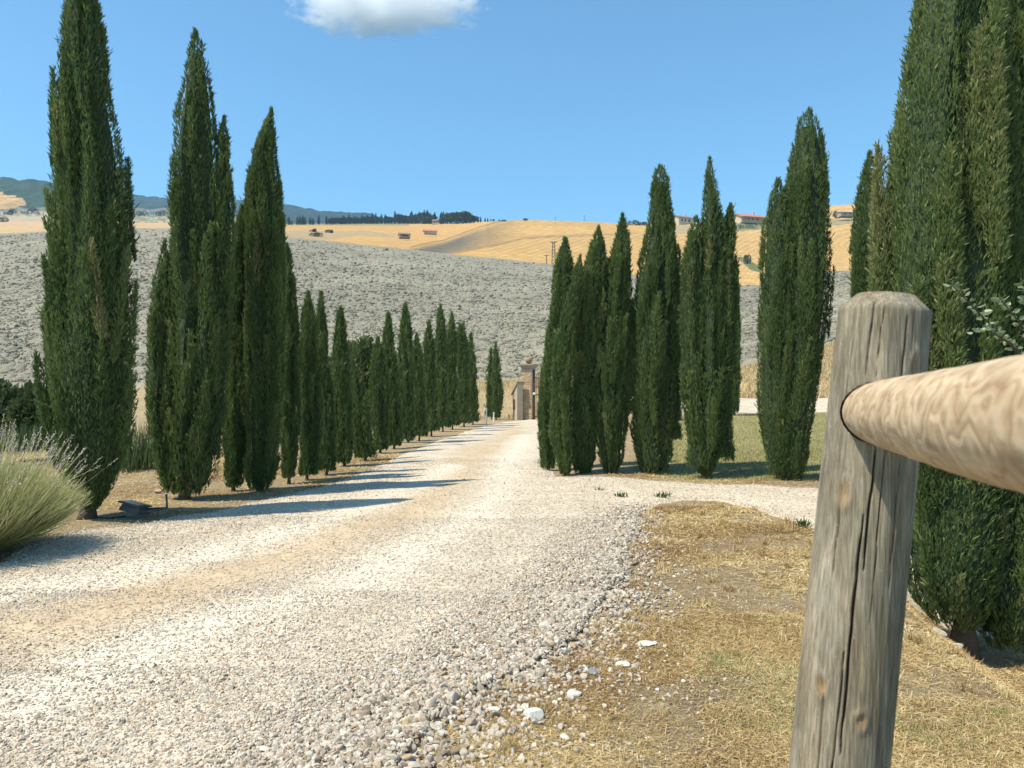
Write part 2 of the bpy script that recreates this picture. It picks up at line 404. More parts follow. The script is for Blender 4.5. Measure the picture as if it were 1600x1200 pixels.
# loose clods of turned clay lying on it
def clods(N, rng):
    u_ = rng.random(N); Y0_, Y1_ = 37.0, 222.0
    Y = 1 / (1 / Y0_ + (1 / Y1_ - 1 / Y0_) * u_); xi = rng.uniform(-150, 1750, N)
    rb_ = np.interp(xi, [0, 780, 1000, 1160, 1600], [55, 55, 45, 36, 36]); k = Y > rb_ + 1.2; Y, xi, rb_ = Y[k], xi[k], rb_[k]; N = len(Y)
    yb_ = np.interp(xi, [-400, 0, 780, 900, 1160, 1240, 1300, 1600], [605, 605, 600, 590, 578, 560, 540, 530]); zb_ = CAMH + (HY - yb_) / F * rb_; zt_ = CAMH + (HY - ya_top(xi)) / F * RA
    X = (xi - CX) / F * Y
    z = zb_ + (zt_ - zb_) * (Y - rb_) / (RA - rb_) + 1.2 * (fbm(X * .03, Y * .03, 41, 3) - .5) * smooth((Y - rb_) / 30) * smooth((RA - Y) / 40)
    r = np.exp(rng.normal(0, .42, N)) * .070 * np.clip(Y / 75, .85, 1.8)
    bm = bmesh.new(); bmesh.ops.create_icosphere(bm, subdivisions=1, radius=1); base = np.array([v.co[:] for v in bm.verts]); f = np.array([[q.index for q in p_.verts] for p_ in bm.faces]); bm.free()
    V = base[None] * (1 + rng.normal(0, .2, (N, 12, 1))) * np.stack([rng.uniform(.8, 1.4, N), rng.uniform(.8, 1.3, N), rng.uniform(.7, 1.1, N)], 1)[:, None, :] * r[:, None, None]
    V = V + np.stack([X, Y, z + .07 + r * .3], 1)[:, None, :]
    return V.reshape(-1, 3), (np.arange(N)[:, None, None] * 12 + f[None]).reshape(-1, 3)
v, f = clods(150000, np.random.default_rng(5))
o = link('clods', mesh_np('clods', v, f, M['plough'])); tag(o, 'grey clods of turned clay on the ploughed hillside', 'clods', kind='stuff')

# ------------------------------------------------------------------ harvested hills
def yc(x): return np.interp(x, [-1500, 0, 100, 300, 450, 600, 690, 720, 760, 820, 900, 985, 1060, 1120, 1200, 1250, 1290, 1340, 1600, 2600], [338, 330, 331, 340, 350, 349, 350, 349, 345.5, 343.5, 345.5, 350, 350, 348, 342, 334, 321, 319, 316, 330])
def rc(x): return np.interp(x, [0, 640, 760, 1100, 1300, 1600], [1000, 900, 620, 620, 760, 800])
def gold_r(x, y):
    yb_ = ya_top(x) + 7; t = np.clip((yb_ - y) / (yb_ - yc(x)), 0, 1)
    return 252 + (rc(x) - 252) * t ** 1.3
hx = np.concatenate([np.arange(-1500, -100, 50), np.arange(-100, 1700, 2.0), np.arange(1700, 3000, 50)])
ht = np.linspace(0, 1, 130)
XI, TT = np.meshgrid(hx, ht)
YI = (ya_top(XI) + 7) + (yc(XI) - ya_top(XI) - 7) * TT
R = gold_r(XI, YI)
Z = CAMH + (HY - YI) / F * R; X = (XI - CX) / F * R
cg = np.zeros(XI.shape + (3,)); cg[:] = (.44, .275, .105)
def put(mask, col, k=1.0):
    mk = (mask.astype(float) * k)[..., None]; cg[:] = cg * (1 - mk) + np.array(col) * mk
nz = fbm(X * .02, R * .02, 61, 4)
cg *= (.85 + .3 * nz)[..., None]
yl1 = np.interp(XI, [600, 660, 694, 748, 783, 800], [398, 381.5, 375, 355, 345, 340])      # field edge running up the hill
yl2 = np.interp(XI, [640, 692, 774, 822, 855, 920, 1000, 1150], [412, 398, 383, 372.5, 370, 368, 364, 360])
put((XI > 600) & (XI < 800) & (YI < yl1), (.45, .27, .11), .7)
fade = np.clip((830 - XI) / 110, 0, 1) * np.clip((YI - yl1) / 8, 0, 1) * np.clip(1.2 - (XI - 640 - (395 - YI) * 3) / 160, 0, 1)
put((XI > 600) & (YI > yl1) & (YI < yl2), (.135, .118, .085), 1.0 * fade)
put((np.abs(YI - yl1) < 1.0) & (XI > 640) & (XI < 785), (.22, .14, .07), .8)
put((np.abs(YI - yl2) < 1.6 + .8 * nz) & (XI > 680), (.27, .17, .085), .8 * np.clip((1080 - XI) / 200, 0, 1))
# swath lines left by the harvester
st = np.sin((YI * 1.0 + (XI - 860) * .33 + 3 * np.sin(XI * .02)) * 2 * np.pi / 5.5)
put((YI > yl2) & (XI > 760) & (XI < 1140) & (st > .35), (.52, .355, .16), .45)
st = np.sin((YI + 6 * np.sin(XI * .012)) * 2 * np.pi / 4.2)
put((YI < yl2) & (YI > yl1) & (XI > 800) & (XI < 1140) & (st > .5), (.49, .325, .14), .3)
rad = np.hypot((XI - 1225), (YI - 452) * 1.25); st = np.sin(rad * 2 * np.pi / 7.0)
put((XI > 1120) & (XI < 1240) & (st > .3), (.53, .37, .17), .5)
rad = np.hypot((XI - 1330) * .5, (YI - 385)); st = np.sin((rad + YI * .3) * 2 * np.pi / 4.5)
put((XI >= 1240) & (st > .2), (.53, .37, .17), .4)
inp = lambda poly: (sdf(XI, YI, poly).reshape(XI.shape) > 0)
put(inp([(1146, 401), (1164, 402), (1190, 418), (1190, 428), (1172, 421), (1158, 409)]), (.13, .145, .06))
put(inp([(1120, 352), (1150, 349), (1200, 346), (1200, 357), (1160, 361), (1120, 362)]), (.17, .18, .09), .9)
put(inp([(1288, 345), (1300, 343), (1345, 341), (1345, 347), (1310, 352), (1288, 354)]), (.24, .21, .12), .9)
put(inp([(1045, 352), (1095, 352), (1095, 366), (1045, 366)]), (.30, .25, .15), .8)
# left hand side: pale fallow, olive groves, reddish strips
put((XI < 640) & (YI < 352.5) & (XI > 300), (.20, .19, .09), .8)
put(inp([(440, 361), (480, 359), (520, 362), (570, 360), (610, 367), (640, 371), (600, 371), (560, 368), (520, 374), (440, 374)]), (.33, .245, .14), .85)
put((XI < 330) & (YI < 346), (.36, .30, .20), 1)
put((XI < 330) & (YI >= 346) & (YI < 350 + 3 * nz), (.47, .30, .19), 1)
put((XI < 330) & (YI >= 350), (.44, .32, .18), .8)
put((XI < 330) & (XI > 150) & (YI < 348) & (fbm(XI * .3, YI * .6, 77, 2) > .42), (.15, .17, .09), .85)
put((XI < 75) & (YI < 338) & (fbm(XI * .25, YI * .5, 78, 2) > .47), (.18, .17, .12), .8)
Zb = np.stack([X[-1] * 1.25, R[-1] * 1.25, Z[-1] - 18], -1)
V = np.concatenate([np.stack([X, R, Z], -1).reshape(-1, 3), Zb]); cv = np.concatenate([cg.reshape(-1, 3), cg[-1]])
def field_mat(name, sc, k=.35, bd=.6):
    m, n, l, p = mat(name); a = attr(n, 'col'); t = noise(n, l, sc, 6, .7, objco(n))
    r = ramp(n, [(.3, (1 - k,) * 3), (.7, (1 + k,) * 3)]); l.new(t.outputs[0], r.inputs[0])
    l.new(mixc(n, l, a.outputs['Color'], r.outputs[0], 1.0, 'MULTIPLY'), p.inputs['Base Color'])
    p.inputs['Roughness'].default_value = .95; p.inputs['Specular IOR Level'].default_value = .05
    l.new(bump(n, l, t.outputs[0], .6, bd), p.inputs['Normal']); return m
M['stubble'] = field_mat('stubble_field', .22, .30, 1.6); M['wood'] = field_mat('wooded_slope', .05, .5, 8)
o = link('harvested_hills', mesh_np('harvested_hills', V, grid_faces(len(ht) + 1, len(hx)), M['stubble'], cols={'col': cv}, smooth_shade=True)); tag(o, kind='structure')

# ------------------------------------------------------------------ wooded hill and mountain ridge
def hill(name, xs, ytop, ybot, r0, r1, rows, bumpm, colfun, seed):
    t = np.linspace(0, 1, rows); XI, TT = np.meshgrid(xs, t)
    YI = ybot(XI) + (ytop(XI) - ybot(XI)) * TT; Rr = r0 + (r1 - r0) * TT
    X = (XI - CX) / F * Rr; Z = CAMH + (HY - YI) / F * Rr
    Z = Z + bumpm * (fbm(X / 45, Rr / 60, seed, 4) - .5) * 2 + bumpm * .5 * vnoise(X / 14, Rr / 20, seed + 9)
    c = colfun(XI, YI, X, Rr)
    V = np.concatenate([np.stack([X, Rr, Z], -1).reshape(-1, 3), np.stack([X[-1] * 1.2, Rr[-1] * 1.2, Z[-1] - 90], -1)])
    o = link(name, mesh_np(name, V, grid_faces(rows + 1, len(xs)), M['wood'], cols={'col': np.concatenate([c.reshape(-1, 3), c[-1]])}, smooth_shade=True))
    return tag(o, kind='structure')
def col_wood(XI, YI, X, R):
    c = np.zeros(XI.shape + (3,)); c[:] = (.030, .052, .024)
    c *= (.6 + .9 * fbm(X / 30, R / 40, 91, 4))[..., None]
    gp = (sdf(XI, YI, [(-300, 290), (0, 304), (25, 310), (42, 319), (20, 325), (0, 328), (-300, 330)]).reshape(XI.shape) > 0)
    c[gp] = (.44, .28, .11)
    vl = (YI > 322 + 4 * fbm(X / 60, R / 60, 5, 3)) & ~gp; c[vl] = (.17, .16, .11)
    return c
hill('wooded_hill', np.arange(-600, 420, 2.0), lambda x: np.interp(x, [-1500, -300, 0, 70, 140, 205, 265, 300, 420], [262, 272, 280, 285, 300, 324, 327, 332, 345]), lambda x: np.interp(x, [-1500, 0, 420], [352, 350, 362]), 1150, 1650, 60, 9, col_wood, 101)
def col_mtn(XI, YI, X, R):
    c = np.zeros(XI.shape + (3,)); c[:] = (.022, .036, .026); return c * (.6 + .8 * fbm(X / 80, R / 80, 95, 4))[..., None]
hill('mountain_ridge', np.arange(-600, 900, 2.5), lambda x: np.interp(x, [-1500, 100, 205, 260, 320, 370, 440, 520, 600, 650, 720, 900], [318, 300, 304, 310, 312, 314, 321, 330, 339, 346, 354, 366]), lambda x: 372 + 0 * x, 1900, 2700, 40, 10, col_mtn, 111)

# ------------------------------------------------------------------ leaf clouds
def blades(P, D, L, W, rng):
    """kite shaped blades: P base, D unit direction, L length, W half width"""
    N = len(P); rnd = rng.normal(size=(N, 3)); s = np.cross(D, rnd); s /= np.linalg.norm(s, axis=1)[:, None] + 1e-9
    m_ = P + D * (L * .42)[:, None]
    V = np.stack([P, m_ + s * W[:, None], P + D * L[:, None], m_ - s * W[:, None]], 1).reshape(-1, 3)
    return V, np.arange(4 * N).reshape(-1, 4)

def unit(v): return v / (np.linalg.norm(v, axis=1)[:, None] + 1e-9)

def groove(th, z, R, seed):
    q = z / np.maximum(R, .05) * .16
    v = vnoise(np.cos(th) * 3.2 + seed * .37 + q * .6, np.sin(th) * 3.2 - q * .6 + 7, seed)
    return np.clip((v - .28) / .22, 0, 1)           # 0 inside a groove

def crown(bodies, bx, by, d, seed, blade, cap, cover=7.0, lean=0.0, plume=1.0, tintb=0.0, splay=1.0, full=1.07, gd=.34, hem=.45, low=.3):
    rng = np.random.default_rng(seed)
    Vs, Fs, Ts, Vc, Fc = [], [], [], [], []; nv = 0; nc = 0
    areas = []; prof = []
    for b in bodies:
        b = np.array(b, float); b = b[np.argsort(-b[:, 0])]
        z = (by - b[:, 0]) / F * d; c = ((b[:, 1] + b[:, 2]) / 2 - bx) / F * d; R = (b[:, 2] - b[:, 1]) / 2 / F * d
        R = R * full; z = z.copy(); z[0] *= low
        prof.append((z, c, R)); areas.append(float(np.sum((R[1:] + R[:-1]) * np.pi * np.diff(z))))
    tot = sum(areas)
    want = min(cap, int(cover * tot / (blade * blade * .13)))
    for (z, c, R), A in zip(prof, areas):
        N = int(want * A / tot); Rm = R.max(); zt = z.max(); z0 = z.min(); H = zt - z0
        zz = np.linspace(z0, zt, 400); Rz = np.interp(zz, z, R); cz = np.interp(zz, z, c)
        Rz = np.maximum(Rz - blade * .35, .012) * (1 + hem * np.clip(1 - (zz - z0) / (.09 * H), 0, 1))
        cdf = np.cumsum(Rz + .20 * Rm); cdf /= cdf[-1]
        # --- upright plumes of foliage
        npl = int(np.clip(plume * 90 * A / (Rm * H * 6), 30, 600))
        zc_ = np.interp(rng.random(npl), cdf, zz); th = rng.random(npl) * 2 * np.pi
        Rl = np.interp(zc_, zz, Rz)
        rp = np.clip(rng.uniform(.085, .20, npl) * np.maximum(Rl, .4 * Rm), .018, None) / plume ** .5
        Lp = np.minimum(rp * rng.uniform(9, 20, npl), .36 * H)
        zs = zc_ - Lp * .5; over = zs + Lp - zt; zs = np.where(over > 0, zs - over * rng.uniform(.8, 1, npl), zs); zs = np.maximum(zs, z0 - .01)
        tint_p = rng.random(npl); gr_ = groove(th, zc_, Rl, seed)
        deadp = rng.random(npl) < .012
        depth_p = (rng.random(npl) ** 2 * .30 - .07 + gd * (1 - gr_)) * np.maximum(Rl, .02)
        twist = rng.normal(0, .2, npl)
        N1 = int(N * .56); wgt = rp * Lp; pick = rng.choice(npl, N1, p=wgt / wgt.sum())
        t = rng.beta(1.1, 1.2, N1); s = np.power(np.sin(np.pi * np.clip(t, .03, 1) ** .75), .8)
        z1 = zs[pick] + t * Lp[pick]
        Rh = np.interp(z1 - .1 * Lp[pick] * t, zz, Rz)
        rb_ = rp[pick] * s
        rho1 = np.maximum(Rh - rb_ * .95 - depth_p[pick] * (1 - .6 * t), 0)
        a1 = th[pick] + twist[pick] * t
        rad1 = np.stack([np.cos(a1), np.sin(a1), np.zeros(N1)], 1); tg = np.stack([-np.sin(a1), np.cos(a1), np.zeros(N1)], 1)
        phi = rng.normal(0, 1.15, N1); n1 = rad1 * np.cos(phi)[:, None] + tg * np.sin(phi)[:, None]
        P1 = rad1 * rho1[:, None] + n1 * (rb_ * np.sqrt(rng.uniform(.3, 1.05, N1)))[:, None]
        t1 = .10 + .46 * tint_p[pick] + .30 * rng.random(N1) + .14 * (t - .5)
        t1 = np.where(deadp[pick] & (rng.random(N1) < .55), 1.3, t1)
        # --- closed under-layer
        N2 = N - N1; z2 = np.interp(rng.random(N2), cdf, zz); a2 = rng.random(N2) * 2 * np.pi
        R2 = np.interp(z2, zz, Rz); g2 = groove(a2, z2, R2, seed)
        rho2 = R2 * (.93 - gd * (1 - g2)) * np.sqrt(rng.uniform(.72, 1.0, N2))
        n2 = np.stack([np.cos(a2), np.sin(a2), np.zeros(N2)], 1); P2 = n2 * rho2[:, None]
        t2 = .08 + .35 * vnoise(a2 * 3, z2 * 2.0, seed + 3) + .30 * rng.random(N2)
        P = np.concatenate([P1, P2]); zq = np.concatenate([z1, z2]); nn = np.concatenate([n1, n2]); tt = np.concatenate([t1, t2])
        P[:, 0] += np.interp(zq, zz, cz); P[:, 2] += zq
        sp_ = rng.uniform(.05, .55, N) * splay * np.clip((zt - zq) / (.07 * H), .15, 1)
        D = unit(np.array([lean, 0, 1.0]) + nn * sp_[:, None] + rng.normal(0, .17, (N, 3)))
        L = blade * rng.uniform(.55, 1.35, N); stray = rng.random(N) < .008; L[stray] *= 2.0
        L = np.minimum(L, np.maximum(zt + blade - zq, .5 * blade))
        # every fourth blade leads a little spray, the next three branch off it
        lead = (np.arange(N) // 4) * 4; kk = (np.arange(N) % 4) * (np.arange(N) >= 0)
        P = P[lead] + D[lead] * (L[lead] * .30 * kk)[:, None]; dj = D[lead] + rng.normal(0, .26, (N, 3)) * (kk > 0)[:, None]; D = unit(dj); zq = zq[lead]
        L = L[lead] * (1.15 - .14 * kk)
        V, f = blades(P, D, L, np.minimum(L, 1.4 * blade) * rng.uniform(.075, .125, N), rng)
        Vs.append(V); Fs.append(f + nv); nv += len(V)
        tl = tt[lead]; tt = np.where(tl > 1.1, 1.0, np.clip(tl + tintb + rng.normal(0, .05, N), 0, .97)); tt[(rng.random(N) < .012)[lead]] = 1
        Ts.append(np.repeat(tt, 4))
        # --- inner twig mass, its dark green carries the shade of deep gaps
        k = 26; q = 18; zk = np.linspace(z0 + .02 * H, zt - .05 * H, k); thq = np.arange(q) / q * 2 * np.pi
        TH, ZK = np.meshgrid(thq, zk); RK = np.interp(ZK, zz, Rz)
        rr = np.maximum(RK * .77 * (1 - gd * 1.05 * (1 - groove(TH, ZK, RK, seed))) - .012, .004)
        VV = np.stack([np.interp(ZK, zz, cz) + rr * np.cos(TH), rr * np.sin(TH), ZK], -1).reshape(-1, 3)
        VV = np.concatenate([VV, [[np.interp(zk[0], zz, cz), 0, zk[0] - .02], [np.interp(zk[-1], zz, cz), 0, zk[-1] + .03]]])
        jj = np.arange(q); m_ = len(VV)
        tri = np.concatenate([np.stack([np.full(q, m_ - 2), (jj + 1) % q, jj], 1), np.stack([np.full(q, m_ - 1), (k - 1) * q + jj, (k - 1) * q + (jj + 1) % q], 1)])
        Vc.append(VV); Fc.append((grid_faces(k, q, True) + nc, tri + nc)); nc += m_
    V = np.concatenate(Vs + Vc); nb = nv
    fq = np.concatenate(Fs); fc = np.concatenate([f[0] for f in Fc]) + nb; ft = np.concatenate([f[1] for f in Fc]) + nb
    tint = np.concatenate(Ts + [np.full(nc, .2)])
    mi = np.concatenate([np.zeros(len(fq), int), np.ones(len(fc) + len(ft), int)])
    return mesh_np('crown', V, [fq, fc, ft], [M['cypress'], M['core_shade']], {'tint': tint}, mat_idx=mi)

def trunk_mesh(h, r, seed, lean=0):
    k = 14; z = np.linspace(-.12, h, k); rr = r * (1.0 - .8 * np.clip(z / h, 0, 1)) + r * .9 * np.exp(-np.clip(z + .1, 0, 9) / .09)
    P = np.stack([lean * z / h, .02 * np.sin(z * 3 + seed), z], 1)
    V, f = tube(P, rr, 12, .35, seed)
    return mesh_np('trunk', V, f, M['bark'], smooth_shade=True)

def cypress(label, group, bodies, bx, by, d=None, z=None, blade=None, cap=70000, **k):
    if d is None: d = F * CAMH / (by - HY)
    p = at(bx, by, d)
    seed = int(bx * 7 + by)
    if group == GL and d > 9.9: k.setdefault('full', 1.17); k.setdefault('hem', .8)
    root = empty('cypress_tree', p); tag(root, label, 'cypress tree', group)
    bl = blade or max(.044, 4.8 * d / F); cap = int(cap * 2.3)
    link('crown', crown(bodies, bx, by, d, seed, bl, cap, **k), root)
    b0 = np.array(bodies[0], float); htop = (by - b0[:, 0].min()) / F * d; rm = (b0[:, 2] - b0[:, 1]).max() / 2 / F * d
    cx0 = ((b0[np.argmax(b0[:, 0]), 1] + b0[np.argmax(b0[:, 0]), 2]) / 2 - bx) / F * d
    link('trunk', trunk_mesh(htop * .55, rm * .13, seed, cx0 * .3), root)
    return root

GL = 'cypresses along the left side of the road'; GRt = 'cypresses along the right side of the road'
cypress('tallest cypress at far left, its tip cut off by the top of the picture', GL,
        [[(-75, 124, 130), (-30, 113, 143), (0, 106, 153), (50, 97, 160), (100, 87, 165), (150, 78, 172), (200, 74, 184), (276, 68, 197), (390, 67, 203), (500, 66, 208), (600, 64, 215), (650, 64, 214), (700, 73, 203), (750, 95, 185), (780, 115, 168), (795, 130, 152)]],
        135, 815, cap=105000, full=1.02, hem=.1, low=.85)
cypress('tall cypress with a low side spire on its left, second from left', GL,
        [[(50, 303, 308), (70, 298, 316), (100, 292, 325), (165, 280, 334), (200, 274, 338), (300, 267, 348), (390, 265, 352), (500, 262, 356), (600, 258, 356), (650, 257, 353), (700, 258, 345), (745, 266, 335), (768, 275, 315)],
         [(186, 348, 352), (220, 340, 358), (300, 335, 364), (400, 330, 366), (500, 328, 364), (600, 322, 358), (680, 318, 346)],
         [(380, 256, 260), (410, 247, 268), (450, 238, 274), (500, 231, 280), (560, 228, 285), (650, 228, 285), (700, 232, 285), (740, 245, 285), (765, 258, 285)]],
        288, 780, cap=90000, full=1.05, hem=.3, low=.6)
cypress('cypress tucked behind the right flank of the tree with the low side spire', GL,
        [[(325, 376, 381), (380, 364, 388), (450, 358, 390), (600, 352, 392), (700, 350, 389), (735, 353, 380), (755, 358, 372)]], 365, 766, cap=50000)
cypress('tall pointed cypress with bent tip, third tall one from left', GL,
        [[(174, 423, 427), (200, 412, 427), (245, 397, 430), (290, 390, 437), (390, 387, 446), (480, 386, 448), (560, 386, 444), (650, 387, 440), (700, 388, 437), (735, 392, 430), (758, 398, 416)]], 406, 768, cap=75000, lean=.06)
cypress('slim cypress half hidden behind the tall tree with the bent tip', GL,
        [[(385, 446, 450), (450, 440, 461), (550, 438, 467), (650, 438, 469), (700, 440, 465), (735, 445, 456)]], 451, 753, cap=42000)
cypress('left one of the touching pair of mid-sized cypresses on the left side', GL,
        [[(459, 480, 484), (500, 473, 491), (560, 469, 498), (650, 470, 501), (700, 471, 500), (735, 475, 491)]], 480, 748, cap=38000)
cypress('right one of the touching pair of mid-sized cypresses on the left side', GL,
        [[(460, 500, 503), (500, 494, 508), (560, 491, 512), (650, 496, 521), (700, 497, 523), (728, 502, 518)]], 510, 741, cap=38000)
cypress('single blunt topped cypress just right of the touching pair', GL,
        [[(483, 530, 534), (520, 524, 540), (560, 520, 544), (650, 520, 549), (700, 524, 549), (718, 531, 543)]], 538, 728, cap=34000)
cypress('short narrow cypress in front of the olive green bush', GL,
        [[(539, 553, 556), (580, 548, 564), (650, 547, 576), (690, 551, 580), (710, 561, 579)]], 571, 719, cap=28000)
cypress('low wide cypress with sloping left shoulder, merged with a taller neighbour', GL,
        [[(530, 588, 592), (560, 582, 600), (620, 577, 606), (670, 582, 607), (697, 587, 601)]], 594, 708, cap=26000)
cypress('pointed cypress rising from the right of the sloping-shouldered one', GL,
        [[(492, 605, 609), (520, 600, 613), (560, 596, 619), (640, 602, 626), (675, 606, 627), (692, 610, 623)]], 616, 700, cap=24000)
cypress('tall thin cypress in mid row standing above its neighbours', GL,
        [[(477, 631, 635), (520, 625, 642), (580, 621, 646), (650, 627, 648), (682, 631, 644)]], 638, 693, cap=22000)
cypress('smaller cypress squeezed between two taller ones in mid row', GL,
        [[(525, 649, 653), (560, 645, 659), (640, 645, 664), (672, 648, 663)]], 655, 688, cap=18000)
cypress('cypress just before the tallest of the far group on the left side', GL,
        [[(506, 668, 672), (540, 663, 678), (600, 662, 681), (660, 666, 682)]], 674, 681, cap=18000)
cypress('tallest cypress of the far group on the left side', GL,
        [[(479, 686, 690), (520, 681, 696), (600, 681, 699), (655, 685, 699)]], 692, 675, cap=18000)
cypress('cypress right after the tallest of the far group', GL,
        [[(493, 704, 708), (530, 698, 713), (600, 698, 714), (655, 701, 715)]], 707, 671, cap=16000)
cypress('twin tipped cypress next to last in the left row', GL,
        [[(510, 716, 720), (540, 713, 729), (600, 715, 732), (652, 717, 733)], [(509, 722, 725), (540, 719, 730), (600, 720, 732)]], 725, 667, cap=16000)
cypress('last cypress of the unbroken left row', GL,
        [[(525, 734, 737), (560, 731, 742), (620, 732, 746), (652, 734, 746)]], 739, 664, cap=14000)
cypress('small left one of the lone pair beside the gate pillar', GL, [[(549, 766, 768.5), (580, 763, 771), (620, 760.5, 773), (646, 763, 772)]], 768, 655.5, cap=12000)
cypress('larger right one of the lone pair beside the gate pillar', GL, [[(539, 773.5, 776), (570, 770, 780), (620, 769, 784.5), (640, 770, 783), (650, 772, 779)]], 775, 656.5, cap=12000)

k_ = dict(tintb=.0)
cypress('leftmost cypress of the right row, partly hidden behind the next', GRt,
        [[(375, 881, 886), (420, 868, 895), (500, 857, 892), (600, 844, 880), (650, 840, 872), (690, 840, 870), (722, 848, 866)]], 857, 738, cap=45000)
cypress('cypress overlapping the leftmost one of the right row', GRt,
        [[(402, 905, 909), (450, 890, 912), (530, 868, 895), (600, 861, 893), (680, 859, 893), (722, 870, 891), (736, 877, 889)]], 883, 745, cap=45000)
cypress('third cypress from the left in the right row', GRt,
        [[(357, 933, 937), (390, 921, 945), (430, 908, 947), (500, 895, 940), (600, 889, 930), (680, 889, 931), (718, 895, 926), (735, 902, 920)]], 908, 742, cap=50000)
cypress('slanting sided cypress just left of the tall twin topped one', GRt,
        [[(337, 971, 975), (370, 962, 983), (420, 947, 990), (480, 935, 991), (600, 924, 985), (680, 926, 979), (715, 937, 974), (735, 947, 962)]], 953, 742, cap=55000)
cypress('tall twin topped cypress in the middle of the right row', GRt,
        [[(262, 1028, 1036), (275, 1021, 1042), (300, 1017, 1047), (350, 1012, 1053), (400, 1003, 1057), (430, 995, 1060), (500, 985, 1062), (600, 982, 1058), (680, 987, 1053), (718, 999, 1045), (735, 1008, 1035)],
         [(325, 1042, 1046), (370, 1034, 1056), (450, 1025, 1061), (560, 1020, 1060)]], 1021, 742, cap=75000)
cypress('cypress far behind, peeping out between two front trees of the right row', GRt,
        [[(470, 1054, 1059), (520, 1044, 1068), (600, 1044, 1068), (640, 1047, 1062)]], 1056, 665, 22.0, cap=20000)
cypress('three spired cypress with a tall middle spire in the right row', GRt,
        [[(249, 1107, 1111), (275, 1102, 1116), (330, 1097, 1130), (400, 1090, 1138), (500, 1082, 1142), (600, 1078, 1140), (650, 1074, 1138), (700, 1080, 1130), (728, 1090, 1117), (740, 1096, 1110)],
         [(341, 1086, 1091), (370, 1074, 1102), (420, 1063, 1105), (500, 1062, 1108), (600, 1064, 1110), (650, 1067, 1110), (700, 1078, 1110)],
         [(321, 1140, 1145), (360, 1128, 1149), (430, 1120, 1153), (500, 1118, 1152), (600, 1112, 1146), (660, 1110, 1142)]], 1103, 747, cap=85000)
cypress('cypress showing only its right edge behind the three spired one', GRt,
        [[(420, 1143, 1148), (470, 1132, 1155), (560, 1130, 1156), (620, 1134, 1155), (640, 1140, 1152)]], 1147, 648, 24.0, cap=22000)
cypress('widest and darkest cypress at the right end of the row, left of the fence post', GRt,
        [[(172, 1262, 1267), (195, 1243, 1279), (240, 1236, 1286), (300, 1226, 1293), (400, 1218, 1298), (450, 1212, 1295), (500, 1206, 1291), (590, 1203, 1280), (650, 1200, 1272), (700, 1204, 1263), (730, 1212, 1252), (742, 1218, 1245)],
         [(282, 1213, 1219), (310, 1203, 1228), (350, 1195, 1236), (400, 1189, 1245), (500, 1184, 1245), (600, 1183, 1240), (650, 1185, 1235), (700, 1193, 1235), (732, 1208, 1235)]], 1230, 752, cap=90000)
GN = 'big cypresses behind the fence'
cypress('cypress rising directly behind the fence post', GN,
        [[(240, 1357, 1362), (265, 1349, 1372), (320, 1339, 1386), (400, 1328, 1398), (500, 1324, 1405), (650, 1330, 1400), (720, 1345, 1390), (745, 1358, 1378)]], 1368, 760, cap=60000)
cypress('huge close cypress at far right, cropped by the picture edge', GN,
        [[(-330, 1506, 1512), (-200, 1468, 1540), (-100, 1448, 1555), (0, 1424, 1565), (60, 1412, 1570), (120, 1395, 1572), (220, 1378, 1575), (330, 1367, 1575), (500, 1362, 1575), (700, 1383, 1572), (850, 1403, 1568), (910, 1414, 1560), (950, 1434, 1545), (980, 1464, 1530)],
         [(-260, 1548, 1560), (-120, 1515, 1610), (0, 1500, 1640), (150, 1492, 1660), (330, 1488, 1672), (500, 1486, 1680), (700, 1490, 1680), (850, 1496, 1672), (930, 1505, 1660), (985, 1520, 1640), (1015, 1545, 1610)]],
        1505, 1005, 6.0, cap=230000, blade=.044, lean=.12, plume=.6, tintb=.17, splay=1.4, full=1.0, gd=.38, hem=0, low=1)

# ------------------------------------------------------------------ wooden fence (post and rail)
m, n, l, p = mat('weathered_post_wood'); M['post'] = m
oc = objco(n)
gv = mapv(n, l, oc, (1, 1, .06)); g1 = noise(n, l, 55, 6, .7, gv, .4); g2 = noise(n, l, 260, 3, .6, gv); bl = noise(n, l, 9, 4, .65, mapv(n, l, oc, (1, 1, .35)))
sp = noise(n, l, 130, 3, .7, oc)
r1 = ramp(n, [(.28, (.12, .10, .07)), (.5, (.27, .235, .17)), (.72, (.44, .39, .295))]); l.new(g1.outputs[0], r1.inputs[0])
r2 = ramp(n, [(.45, (.30, .28, .25)), (.7, (.44, .30, .16))]); l.new(bl.outputs[0], r2.inputs[0])
c = mixc(n, l, r1.outputs[0], r2.outputs[0], .28)
fb = noise(n, l, 420, 4, .7, mapv(n, l, oc, (1, 1, .018))); rf = ramp(n, [(.34, (.62, .6, .56)), (.6, (1.15, 1.15, 1.15))]); l.new(fb.outputs[0], rf.inputs[0])
c = mixc(n, l, c, rf.outputs[0], .85, 'MULTIPLY')
st_ = noise(n, l, 4, 4, .6, oc); rst = ramp(n, [(.38, (.62, .60, .52)), (.62, (1.05, 1.05, 1.05))]); l.new(st_.outputs[0], rst.inputs[0]); c = mixc(n, l, c, rst.outputs[0], .8, 'MULTIPLY')
r3 = ramp(n, [(.35, (.7, .7, .7)), (.65, (1.2, 1.2, 1.2))]); l.new(g2.outputs[0], r3.inputs[0])
c = mixc(n, l, c, r3.outputs[0], .8, 'MULTIPLY')
rs = ramp(n, [(.68, (0, 0, 0)), (.74, (1, 1, 1))]); l.new(sp.outputs[0], rs.inputs[0])
c = mixc(n, l, c, (.50, .48, .42), mixc(n, l, (0, 0, 0), rs.outputs[0], .55))
